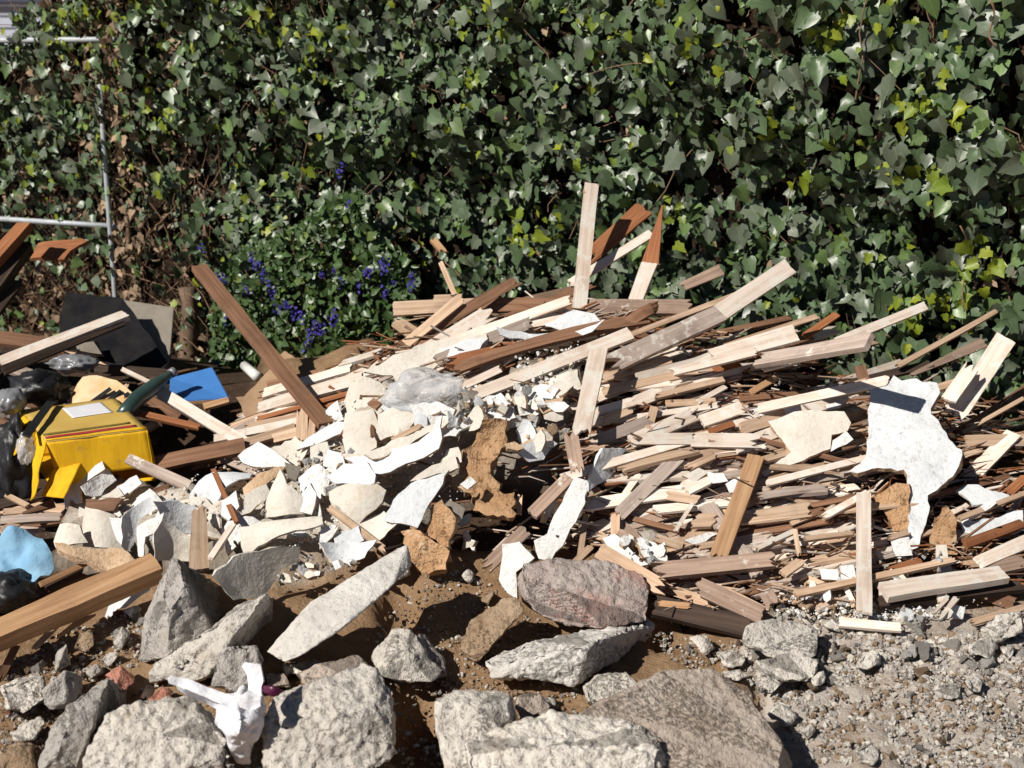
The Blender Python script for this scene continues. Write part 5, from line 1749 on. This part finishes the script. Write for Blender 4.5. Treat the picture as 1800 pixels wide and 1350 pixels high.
rock([(258, 1232, .03), (285, 1206, .0), (300, 1210, .0), (306, 1228, .01), (290, 1240, .03), (266, 1240, .04)], "brick", (280, 1240), .05, .02, label="pinkish brick corner showing above the pitted boulder", name="brick", cat="brick", group="broken bricks", amp=.004, amp2=.003)
rock([(244, 1232, .0), (258, 1202, .0), (275, 1208, .0), (262, 1238, .02)], "K", (255, 1238), .03, .015, label="dark blue-black scrap wedged beside the pinkish brick corner", name="board_scrap", cat="scrap", group=None, amp=.001, amp2=0)
# pale clods where the gravel slope begins
for q, lab in [([(1298, 1130, .03), (1312, 1100, .0), (1350, 1088, -.02), (1400, 1088, -.03), (1436, 1105, -.02), (1440, 1150, .02), (1390, 1170, .05), (1340, 1140, .04)], "cluster-like knobbly white clod crowning the gravel slope"),
               ([(1322, 1160, .02), (1380, 1150, .0), (1440, 1160, .0), (1430, 1195, .04), (1370, 1200, .05)], "broad pale clod just below the white one on the gravel slope"),
               ([(1258, 1148, .01), (1290, 1142, .0), (1312, 1150, .0), (1305, 1172, .02), (1270, 1170, .03)], None), ([(1262, 1182, .01), (1300, 1176, .0), (1320, 1190, .0), (1290, 1198, .03)], None),
               ([(1324, 1200, .02), (1350, 1185, .0), (1376, 1196, .0), (1360, 1222, .04), (1338, 1215, .04)], "white triangular stone above the dark crack beside the brown slab"),
               ([(1500, 1172, .02), (1520, 1150, .0), (1545, 1148, .0), (1548, 1165, .01), (1528, 1180, .03)], "white angular stone lying in the middle of the gravel slope"),
               ([(1640, 1215, .02), (1660, 1200, .0), (1690, 1205, .0), (1690, 1228, .02), (1655, 1232, .03)], None), ([(1696, 1195, .02), (1715, 1185, .0), (1728, 1195, .0), (1725, 1218, .02), (1706, 1220, .03)], None),
               ([(1700, 1130, .02), (1740, 1120, .0), (1755, 1140, .0), (1740, 1158, .03), (1705, 1150, .03)], None), ([(1758, 1140, .01), (1782, 1132, .0), (1790, 1145, .0), (1772, 1162, .02)], "cream-coloured angular stone high on the gravel slope"),
               ([(1720, 1110, .02), (1750, 1080, .0), (1800, 1070, .0), (1805, 1110, .02), (1750, 1130, .04)], None), ([(1422, 1190, .01), (1448, 1180, .0), (1455, 1200, .01), (1430, 1208, .03)], None),
               ([(1585, 1100, .01), (1622, 1090, .0), (1624, 1110, .0), (1590, 1112, .02)], None), ([(1448, 1100, .0), (1462, 1086, .0), (1492, 1108, .0), (1480, 1114, .01)], None), ([(1210, 1120, .0), (1240, 1115, .0), (1258, 1140, .0), (1238, 1150, .02)], None),
               ([(1500, 1318, .02), (1530, 1305, .0), (1550, 1320, .0), (1535, 1345, .03), (1508, 1340, .03)], None), ([(1352, 1255, .01), (1372, 1240, .0), (1400, 1260, .0), (1380, 1275, .03)], None), ([(1405, 1285, .01), (1425, 1270, .0), (1438, 1285, .0), (1420, 1300, .02)], None)]:
    rock(q, random.choice(["concrete", "concrete"]), None, .05, .015, label=lab, amp=.008, sc=14, cell=.014, name="stone", what="stone")
for q in [[(130, 1140, .01), (140, 1112, .0), (160, 1108, .0), (168, 1135, .01), (150, 1150, .02)], [(195, 1110, .01), (215, 1100, .0), (228, 1115, .0), (215, 1140, .02), (200, 1130, .02)], [(150, 1180, .01), (172, 1165, .0), (180, 1180, .0), (160, 1195, .02)],
          [(172, 1160, .01), (190, 1145, .0), (212, 1150, .0), (190, 1175, .02)], [(812, 1012, .01), (822, 1000, .0), (836, 1010, .0), (826, 1024, .02)], [(842, 1056, .01), (852, 1044, .0), (868, 1042, .0), (858, 1064, .02)], [(215, 1075, .01), (235, 1062, .0), (250, 1070, .0), (232, 1088, .02)],
          [(690, 1000, .0), (715, 992, .0), (722, 1010, .0), (700, 1020, .02)], [(1395, 1060, .01), (1420, 1052, .0), (1436, 1062, .0), (1412, 1078, .02)]]:
    rock(q, random.choice(["concrete", "concrete", "earth", "concrete_grey"]), None, .04, .012, amp=.006, sc=14, cell=.013, name="stone", what="stone")

STONES = []
for k in range(9):
    n = random.randint(8, 11)
    pts = [V((random.uniform(-1, 1), random.uniform(-1, 1), random.uniform(-.7, .7))) * .5 for _ in range(n)]
    STONES.append(hull_mesh(pts, "stone", .11, .08, 2.2, .03, 0, .2))
STONE_M = {}
SW = {"concrete_smooth": ("smooth pale",), "concrete": ("pale", "chalky pale"), "concrete_grey": ("grey",), "earth": ("earthy brown",), "concrete_brown": ("sandy",), "brick": ("brick-red",)}
SMT = ["concrete", "concrete", "concrete", "concrete_grey", "concrete_brown", "earth", "earth"]
Z_R1 = [(1290, 1110), (1440, 1100), (1620, 1120), (1800, 1110), (1800, 1350), (1420, 1350), (1380, 1270)]
Z_R0 = [(1300, 1100), (1440, 1085), (1600, 1110), (1700, 1115), (1800, 1075), (1800, 1200), (1600, 1190), (1330, 1210)]
Z_R2 = [(0, 1170), (60, 1130), (250, 1060), (250, 1180), (180, 1180), (60, 1340), (0, 1340)]
Z_R3 = [(640, 1120), (760, 1000), (880, 1030), (1000, 1130), (1100, 1200), (960, 1240), (700, 1210)]
Z_R4 = [(1130, 1110), (1300, 1130), (1360, 1200), (1300, 1200), (1180, 1160)]
scatter(Z_R1, 60, (10, 34), SMT, STONES, STONE_M, "stone", "stone", CG, "stone", .0, SW)
scatter(Z_R0, 44, (14, 46), ["concrete", "concrete", "concrete", "concrete_grey", "concrete_smooth"], STONES, STONE_M, "stone", "stone", CG, "stone", .0, SW)
scatter(Z_R2, 40, (10, 30), SMT + ["brick"], STONES, STONE_M, "stone", "stone", CG, "stone", .0, SW)
scatter(Z_R3, 16, (8, 22), SMT, STONES, STONE_M, "stone", "stone", CG, "stone", .0, SW)
scatter(Z_R4, 14, (9, 26), SMT, STONES, STONE_M, "stone", "stone", CG, "stone", .0, SW)
grains("gravel", [([(1800, 1080), (2150, 1060), (2200, 1360), (1800, 1380)], 900, (3, 17), .01, (5, 3, 3)), ([(-350, 1180), (0, 1130), (0, 1380), (-350, 1380)], 700, (3, 14), .01, (3, 2, 4)), (Z_R0, 1500, (4, 19), .01, (6, 3, 1)), (Z_R1, 3600, (3, 17), .01, (5, 3, 3)), ([(1640, 1220), (1800, 1180), (1810, 1360), (1580, 1360)], 900, (2, 6), .01, (4, 3, 2)), (Z_R2, 1100, (3, 13), .01, (3, 2, 4)), (Z_R3, 1700, (2, 10), .01, (2, 1, 4)), (Z_R4, 350, (3, 12), .01, (4, 2, 3)),
                  ([(0, 1340), (300, 1180), (700, 1190), (1000, 1230), (1400, 1190), (1400, 1380), (0, 1380)], 2200, (3, 13), .01, (3, 2, 4)), ([(720, 1000), (1000, 960), (1400, 1040), (1300, 1110), (1100, 1080)], 300, (3, 10), .02, (3, 2, 4))],
       ["concrete", "concrete_grey", "earth"], "loose gravel and grit of broken concrete spread over the soil", "gravel", .8)

# ------------------------------------------------------------------ knotted white plastic bag on the stones
bagr = empty("plastic_bag", P(430, 1290, .2))
tag(bagr, "white plastic bag tied in a knot with two ears, lying on pale stones", "bag")
tb = hit(425, 1325) - .17


def film_mesh(name, px_rows, half_w, t0_, dt, folds, amp):
    """a gathered tube of film following pixel points, with pleats"""
    pts = [at(x, y, t0_ - d) for (x, y), d in zip(px_rows, dt)]
    bm = bmesh.new()
    rings = []
    seg = 28
    m = len(pts)
    dense, hw = [], []
    for i in range(m - 1):
        for k in range(5):
            f = k / 5
            dense.append(pts[i].lerp(pts[i + 1], f))
            hw.append(half_w[i] * (1 - f) + half_w[i + 1] * f)
    dense.append(pts[-1])
    hw.append(half_w[-1])
    for i, p in enumerate(dense):
        d = (dense[min(i + 1, len(dense) - 1)] - dense[max(i - 1, 0)]).normalized()
        view = (EYE - p).normalized()
        s = d.cross(view).normalized()
        u = s.cross(d)
        r = hw[i] * t0_ / F
        ring = []
        for k in range(seg):
            a = 2 * math.pi * k / seg
            pl = 1 + amp * math.sin(a * folds + i * .35) + amp * 1.2 * noise.noise(V((math.cos(a) * 2, math.sin(a) * 2, i * .35)))
            ring.append(bm.verts.new(p + (s * math.cos(a) + u * math.sin(a) * .62) * r * pl + d * noise.noise(V((a * 2, i * .5, 3))) * r * .12))
        rings.append(ring)
    for a, b in zip(rings, rings[1:]):
        for k in range(seg):
            bm.faces.new((a[k], a[(k + 1) % seg], b[(k + 1) % seg], b[k]))
    bm.faces.new(rings[0])
    bm.faces.new(rings[-1])
    bmesh.ops.recalc_face_normals(bm, faces=bm.faces)
    c = sum((v.co for v in bm.verts), V()) / len(bm.verts)
    for v in bm.verts:
        v.co -= c
    return bm_mesh(bm, name, True), Matrix.Translation(c)


film = lambda nm, pl, n_, dd, bend, cr: sheet([(x, y) for x, y in pl], ("bag", "bag"), tb - dd, n_, .0035, bend, .8, 9, cr, parent=bagr, name=nm, cell=.012, noise_sc=22)
# the pouch: a pleated, slumping body gathered to a neck
pp = [(408, 1222, .05), (432, 1208, .03), (456, 1224, .03), (462, 1244, .04), (452, 1268, .08), (455, 1296, .07), (445, 1318, .05), (436, 1345, .0), (418, 1340, .02), (398, 1318, .06), (386, 1290, .07), (381, 1264, .05), (392, 1240, .05), (424, 1256, .115), (420, 1290, .125), (430, 1232, .085)]
w_ = [at(a, b_, tb - d) for a, b_, d in pp]
c_ = sum(w_, V()) / len(w_)
me = hull_mesh([q - c_ for q in w_] + [(q - c_) * .8 + ray(430, 1270) * .06 for q in w_], "pouch", .006, .012, 14, .0, 5, .5)
fold_dir = (at(420, 1320, tb) - at(432, 1215, tb)).normalized()
side_dir = fold_dir.cross((EYE - c_).normalized()).normalized()
for v in me.vertices:
    a_ = v.co.dot(side_dir)
    l_ = v.co.dot(fold_dir)
    v.co += v.normal * (.0045 * math.sin(a_ * 190 + 3 * noise.noise(v.co * 14)) * max(0, 1 - max(0, l_ + .03) / .10) + .004 * abs(noise.noise(v.co * 34)) - .003 * abs(noise.noise(v.co * 60)))
obj("pouch", me, "bag", bagr, Matrix.Translation(c_))
film("handle", [(294, 1193), (302, 1189), (330, 1194), (365, 1207), (408, 1224), (424, 1238), (414, 1250), (392, 1240), (352, 1222), (318, 1208), (298, 1201)], (.1, -.75, .65), .075, (.25, 1, -9), .012)
film("handle", [(312, 1206), (352, 1222), (392, 1240), (384, 1248), (345, 1230), (318, 1216)], (.5, -.75, .1), .062, (.25, 1, -4), .010)
film("handle", [(424, 1171), (431, 1164), (440, 1166), (452, 1168), (456, 1188), (460, 1218), (463, 1238), (446, 1232), (436, 1214), (434, 1188), (426, 1178)], (-.45, -.8, .3), .075, (1, .2, -12), .012)
film("knot", [(420, 1226), (438, 1212), (458, 1222), (456, 1240), (436, 1248), (420, 1242)], (0, -.8, .6), .12, [(1, .3, -10), (0, 1, -8)], .012)
me, mw = film_mesh("foil", [(462, 1210), (480, 1214), (500, 1220)], [5, 9, 5], hit(480, 1225) - .08, [0, .01, 0], 3, .15)
tag(obj("foil_scrap", me, "purple", None, mw), "dark purple foil scrap between the knotted bag and the gable stone", "litter")
sc.objects["foil_scrap"].data.name = "foil_scrap"
blob("pebble", 1003, 1272, 11, 7, .012, .165, "greyplastic", .25, 4, "smooth grey pebble stuck in the top of the broad pale boulder", "stone", CG, seg=3)

# ------------------------------------------------------------------ junk around the yellow carton
def quad_board(pts, mat, th, name, label, cat, group=None, edge=None):
    """a flat board from four corners (pixel, pixel, depth) with real thickness"""
    w = [at(*p) for p in pts]
    C = sum(w, V()) / len(w)
    n = (w[1] - w[0]).cross(w[3] - w[0]).normalized()
    if n.dot(EYE - C) < 0:
        n = -n
    bm = bmesh.new()
    a = [bm.verts.new(q - C) for q in w]
    b = [bm.verts.new(q - C - n * th) for q in w]
    k = len(w)
    bm.faces.new(a)
    bm.faces.new(list(reversed(b)))
    for i in range(k):
        f = bm.faces.new((a[i], b[i], b[(i + 1) % k], a[(i + 1) % k]))
        f.material_index = 1 if edge else 0
    bmesh.ops.recalc_face_normals(bm, faces=bm.faces)
    bmesh.ops.bevel(bm, geom=list(bm.edges), offset=min(.002, th * .2), segments=2, affect="EDGES")
    o = obj(name, bm_mesh(bm, name), [mat, edge] if edge else mat, None, Matrix.Translation(C))
    tag(o, label, cat, group)
    return o


JB = "boards lying in the junk around the yellow carton"
quad_board([(118, 512, 5.30), (306, 540, 5.22), (297, 648, 4.98), (100, 600, 5.02)], "grey", .022, "board", "grey-brown cement board leaning on the fence behind the dark bottle", "board", JB, "shade_print_black")
o = sheet([(116, 514), (215, 524), (243, 563), (262, 588), (296, 640), (285, 652), (190, 640), (172, 622), (150, 606), (98, 604)], ("shade_print_black", "shade_print_black"), 4.985, None, .004, (1, 0, .12), 2, 14, .006, name="shadow_sheet", cat="painted shadow", group=None,
          label="flat black sheet standing in for the shadow across the grey-brown cement board")
# the black sheet is the board's shadow, made as a separate piece
lath(0, 640, 222, 554, 17, "B", 4.62, 4.86, .020, (.3, .1), label="long pale batten propped over the black shadow sheet, dark underneath", roll=(0, -.3, 1))
lath(4, 652, 216, 566, 15, "K", 4.60, 4.84, .024, (.3, .1), roll=(0, -.9, .3), label="dark lower batten touching the long pale one over the black shadow sheet")
lath(-10, 594, 118, 612, 24, "N", 4.86, 4.84, .014, (.2, .6), group=JB)
sheet([(104, 614), (165, 624), (188, 642), (150, 636)], ("T", "N"), 4.80, None, .014, name="board_scrap", cat="board", group=JB, label="tapering tan board end under the pale batten")
sheet([(133, 602), (164, 600), (178, 622), (136, 616)], ("grey", "grey"), 4.9, FRONT, .02, name="board_scrap", cat="board", group=JB, label="small grey-tan board chunk in front of the black shadow sheet")
# dark timber leaning in from outside the picture
lath(-250, 740, 46, 396, 24, "R", .03, 5.15, .03, (.1, .1), roll=(-.3, -.5, .8), label="dark rust-stained timber leaning up to the fence rail at the picture's edge", group=JB)
lath(-210, 760, 40, 430, 38, "K", .03, 5.16, .05, (.2, .2), label="nearly black beam under the rust-stained timber", group=JB)
lath(-190, 770, 30, 490, 30, "K", .03, 5.1, .04, (.2, .4), label="lower nearly black beam beside the fence", group=JB)
lath(-420, 700, 10, 440, 26, "N", .03, 5.25, .04, (.2, .2), label="dark brown plank end jutting in under the fence rail", group=JB)
sheet([(50, 449), (65, 424), (108, 422), (139, 416), (152, 420), (123, 440), (112, 456)], ("R", "R"), 5.25, (-.2, -.5, .8), .014, (1, 0, -.8), name="board_scrap", cat="board", group=JB, crump=.004, label="bright rust-orange broken board under the fence's lower rail", jag=1)
# plastic things
blob("plastic_bag", 72, 682, 46, 32, .08, 4.42, "black", .35, 8, "glossy black plastic bag crumpled below the pale batten", "bag")
ball = blob("plastic_jug", 20, 706, 25, 24, .05, 4.28, "greyplastic", .06, 3, "rounded grey plastic jug base beside the yellow carton", "jug")
blob("plastic_bag", 130, 640, 40, 16, .05, 4.6, "greyplastic", .4, 8, "grey plastic wrap crushed beneath the pale batten", "bag")
blob("plastic_bag", 25, 815, 36, 70, .06, 4.18, "black", .4, 8, "black plastic bag stuffed beside the open end of the yellow carton", "bag")
blob("plastic_bag", 45, 790, 14, 26, .03, 4.08, "clear", .4, 8, "clear plastic wad poking out of the yellow carton's open end", "bag")
# printed packaging
pk = sheet([(108, 710), (146, 664), (170, 660), (205, 668), (236, 690), (206, 716)], ("print", "print"), 4.40, (-.2, -.5, .85), .006, (1, 0, -.8), 1, 14, .01, name="packaging", cat="packaging", group=None,
           label="orange and cream printed packaging with black bars behind the yellow carton")
for (x0, y0, x1, y1) in [(158, 712, 196, 684), (178, 716, 214, 688), (198, 716, 228, 692)]:
    A, B = P(x0, y0, 4.352), P(x1, y1, 4.375)
    d, wv, n, view = frame_for(A, B, (-.2, -.5, .85))
    me = lath_mesh((B - A).length, .018, .002, "printed_bar", (.1, .1))
    obj("printed_bar", me, "shade_print_black", pk, basis((A + B) / 2 + n * .004, d, wv, n))
tube("bottle", [P(x, y, t) for x, y, t in [(214, 732, 4.22), (226, 718, 4.25), (240, 702, 4.28), (262, 686, 4.33), (280, 672, 4.37), (292, 663, 4.40), (304, 655, 4.42)]], [.021, .024, .025, .025, .021, .013, .012], "bottle", None, 20)
bo = tag(sc.objects["bottle"], "dark green plastic bottle lying between the yellow carton and the blue board", "bottle")
tube("cap", [P(300, 657, 4.415), P(307, 652, 4.425)], .015, "greyplastic", bo, 16)
quad_board([(299, 664, 4.56), (373, 645, 4.60), (403, 700, 4.42), (296, 706, 4.38)], "blue", .016, "board", "blue painted board with a raw orange edge lying beside the flowering shrub", "board", JB, "O")
lath(358, 716, 402, 704, 10, "O", 4.38, 4.41, .014, (.2, .2), label="short orange wood edge under the blue board", group=JB)
lath(276, 686, 442, 786, 21, "B", 4.40, 4.16, .012, (.15, .2), label="pale lath sloping down from the blue board to the white plaster flake", group=JB)
lath(242, 726, 352, 752, 10, "R", 4.28, 4.26, .012, (.8, .6), group=JB)
lath(214, 649, 264, 673, 7, "B", 4.45, 4.42, .008, (.3, .3), group=JB)
lath(266, 818, 432, 783, 24, "N", 4.10, 4.14, .022, (.2, .2), label="thick brown lath end-on to the yellow carton's front corner", group=JB)
lath(224, 806, 334, 856, 18, "G", 4.04, 3.98, .012, (.15, .2), label="grey-topped lath resting against the yellow carton's corner", group=JB)
lath(0, 916, 108, 910, 13, "G", .12, .12, .012, (.3, .6), group=JB)
lath(40, 904, 96, 884, 15, "N", .13, .13, .012, (.5, .2), (.3, 1), group=JB)
lath(0, 935, 60, 905, 12, "T", .10, .11, .010, (.4, .6), group=JB)
lath(270, 870, 304, 850, 20, "N", .12, .12, .012, (.7, .7), (1, .4), group=JB)
lath(10, 870, 50, 890, 9, "T", .10, .10, group=JB)

# ------------------------------------------------------------------ yellow carton
def carton():
    tA = 4.02
    A, B = at(80, 776, tA), at(259, 754, tA + .03)           # front top edge
    dep = (at(36, 712, tA + .30) - A + at(203, 708, tA + .32) - B) / 2
    e = (B - A)
    up = e.cross(dep).normalized()
    if up.z < 0:
        up = -up
    dn = -up
    H = .155
    root = empty("carton", A + dn * H)
    tag(root, "yellow cardboard carton, torn open, with a red stripe and white label on top", "carton")

    def panel(name, corners, mat, n_, th=.004, parent=root, warp=.0015, jagf=None, div=14):
        """a card panel over four corners, subdivided and gently warped"""
        p00, p10, p11, p01 = corners
        nn = (p10 - p00).cross(p01 - p00).normalized()
        if nn.dot(n_) < 0:
            nn = -nn
        C = (p00 + p10 + p11 + p01) / 4
        bm = bmesh.new()
        top, bot = [], []
        for j in range(div + 1):
            rt, rb = [], []
            for i in range(div + 1):
                u, v = i / div, j / div
                if jagf:
                    v = v * jagf(u)
                q = (p00.lerp(p10, u)).lerp(p01.lerp(p11, u), v)
                wv = noise.fractal(q * 9 + V((3, 1, 7)), 1, 2, 3) * warp
                rt.append(bm.verts.new(q - C + nn * wv))
                rb.append(bm.verts.new(q - C + nn * (wv - th)))
            top.append(rt)
            bot.append(rb)
        for j in range(div):
            for i in range(div):
                bm.faces.new((top[j][i], top[j][i + 1], top[j + 1][i + 1], top[j + 1][i]))
                bm.faces.new((bot[j][i], bot[j + 1][i], bot[j + 1][i + 1], bot[j][i + 1]))
        for i in range(div):
            bm.faces.new((top[0][i], bot[0][i], bot[0][i + 1], top[0][i + 1]))
            bm.faces.new((top[div][i], top[div][i + 1], bot[div][i + 1], bot[div][i]))
            bm.faces.new((top[i][0], top[i + 1][0], bot[i + 1][0], bot[i][0]))
            bm.faces.new((top[i][div], bot[i][div], bot[i + 1][div], top[i + 1][div]))
        bmesh.ops.recalc_face_normals(bm, faces=bm.faces)
        return obj(name, bm_mesh(bm, name, True), mat, parent, Matrix.Translation(C))
    toA = -dep
    out_l = -e.normalized()
    fr = (toA - up * toA.dot(up)).normalized()
    panel("top_panel", (A, B, B + dep, A + dep), "kraft", up)
    jf = lambda u: .74 + .05 * noise.noise(V((u * 5, 2, 0))) + (.14 if u < .22 else 0)
    panel("front_panel", (A + dn * .004 + fr * .0, B + dn * .004, B + dn * H + e * .03, A + dn * H + e * .06), "yellow", fr, .004, jagf=jf, warp=.003)
    panel("side_panel", (B + dn * .004, B + dep + dn * .004, B + dep + dn * H, B + dn * H), "yellow", -out_l)
    panel("back_panel", (A + dep + dn * .004, B + dep + dn * .004, B + dep + dn * H, A + dep + dn * H), "yellow", -fr)
    panel("bottom_panel", (A + dn * H, B + dn * H, B + dep + dn * H, A + dep + dn * H), "yellow", up)
    # printed on the top
    g = .0028
    def on_top(u, v):
        return A + e * u + dep * v + up * g
    panel("red_stripe", (on_top(.02, .06), on_top(.93, .09), on_top(.93, .135), on_top(.02, .105)), "red", up, .001, warp=.0015)
    panel("dark_stripe", (on_top(.02, .15), on_top(.90, .20), on_top(.90, .235), on_top(.02, .19)), "olive", up, .001, warp=.0015)
    panel("yellow_edge", (on_top(.0, .0), on_top(1.0, .0), on_top(1.0, .055), on_top(.0, .03)), "yellow", up, .001, warp=.0015)
    panel("address_label", (on_top(.42, .55), on_top(.84, .57), on_top(.82, .90), on_top(.40, .86)), "label", up, .001, warp=.0015)
    # flaps round the open end
    f1 = panel("flap", (A + dn * .002, A + dep * .30, at(52, 880, tA + .00), at(57, 872, tA - .04)), "yellow", out_l, .004, warp=.012)
    panel("flap", (A + dep * .45, A + dep * 1.0, at(17, 790, tA + .16), at(24, 800, tA + .06)), "yellow", out_l, .004, warp=.010)
    panel("flap", (A + dn * H * .55 + e * .02, A + dn * H * .5 + e * .30, at(112, 876, tA - .03), at(72, 872, tA + .0)), "yellow", fr, .004, warp=.012)
    panel("packing_band", (at(38, 764, tA - .01) , at(52, 770, tA - .01), at(98, 704, tA + .27), at(84, 702, tA + .28)), "black", up, .003, warp=.004)


carton()
# things in the near corner
lath(70, 1028, 152, 990, 9, "O", .11, .11, .014, (.2, .2), label="narrow orange strip lying beside the blue plastic sheet", group=JB)
lath(0, 1068, 150, 1004, 22, "K", .05, .06, .02, label="dark board under the narrow orange strip", group=JB)
lath(-150, 1180, 274, 998, 34, "O", 3.24, 3.60, .055, (.02, .02), roll=(-.12, -.62, .78), label="long squared timber, planed orange-tan, running out past the picture's edge", name="squared_timber", cat="timber", bow=0.0, jit=0)
sheet([(184, 1083), (190, 1065), (215, 1055), (235, 1040), (264, 1026), (262, 1036), (230, 1058), (205, 1070), (192, 1090)], ("skim", "skim"), .05, None, .008, jag=3, label="jagged grey-white plaster strip in the shade under the squared timber")
lath(100, 1121, 162, 1076, 15, "O", .06, .06, .010, (.1, .3), (.1, 1), label="pointed yellowish splinter beneath the squared timber", group=JB)
lath(0, 1192, 28, 1136, 14, "N", .05, .05, .012, group=JB)
lath(60, 1140, 100, 1100, 8, "T", .05, .05, .010, group=JB)
sheet([(-60, 990), (-10, 962), (40, 944), (76, 950), (94, 978), (84, 1008), (50, 1028), (0, 1040), (-50, 1040)], ("bluebag", "bluebag"), .16, (-.1, -.55, .8), .003, [(1, .4, -2.5), (-.5, 1, 2)], 3, 12, .055, name="plastic_sheet", cat="plastic sheet", group=None,
      cell=.014, noise_sc=7, label="crumpled pale blue plastic sheet bunched against the cream barrel shells")
blob("plastic_bag", 10, 1040, 60, 36, .08, .08, "black", .3, 6, "dark plastic bag below the blue plastic sheet beside the squared timber", "bag")

# ------------------------------------------------------------------ labels that single each thing out
def rel(dx, dy):
    if math.hypot(dx, dy) < 34:
        return "against"
    if dy < -abs(dx) * .7:
        return "above"
    if dy > abs(dx) * .7:
        return "below"
    return "beside"


def name_all():
    lm = list(LANDMARKS.items())
    alls = "just far "
    for o, desc, px, py, words_ in ITEMS:
        near = sorted(lm, key=lambda k: (k[1][0] - px) ** 2 + (k[1][1] - py) ** 2)[:6]
        done = None
        def cands():
            for w_ in words_[:1]:
                yield w_, near[:1], 0
            for w_ in words_:
                yield w_, near[:1], 0
            for n_ in (1, 2, 3):
                yield words_[0], [near[0], near[n_]], 1
            for w_ in words_[1:]:
                for n_ in (1, 2, 3, 4):
                    yield w_, [near[0], near[n_]], 1
            for n_ in (2, 3, 4, 5):
                yield words_[0], [near[1], near[n_]], 1
            for n_ in (1, 2, 3):
                yield words_[0], [near[0], near[n_]], 2
        for w_, ls, mode in cands():
            d = desc.replace("{c}", w_)
            if not d.startswith(w_) and " {c}" in desc:
                pass
            n0, p0 = ls[0]
            if mode == 0:
                s = f"{d} {rel(px - p0[0], py - p0[1])} {n0}"
            elif mode == 1:
                n1, p1 = ls[1]
                s = f"{d} {rel(px - p0[0], py - p0[1])} {n0}, toward {n1}"
            else:
                n1, p1 = ls[1]
                s = f"{d} part-way from {n0} to {n1}"
            if len(s.replace("-", " ").split()) > 16 or len(s.split()) < 4:
                continue
            if s not in USED:
                done = s
                break
        if not done:                               # nothing tells it from a neighbour of the same look: shared on purpose
            n0, p0 = near[0]
            done = f"{desc.replace('{c}', words_[0])} {rel(px - p0[0], py - p0[1])} {n0}"
        USED.add(done)
        o["label"] = done


name_all()
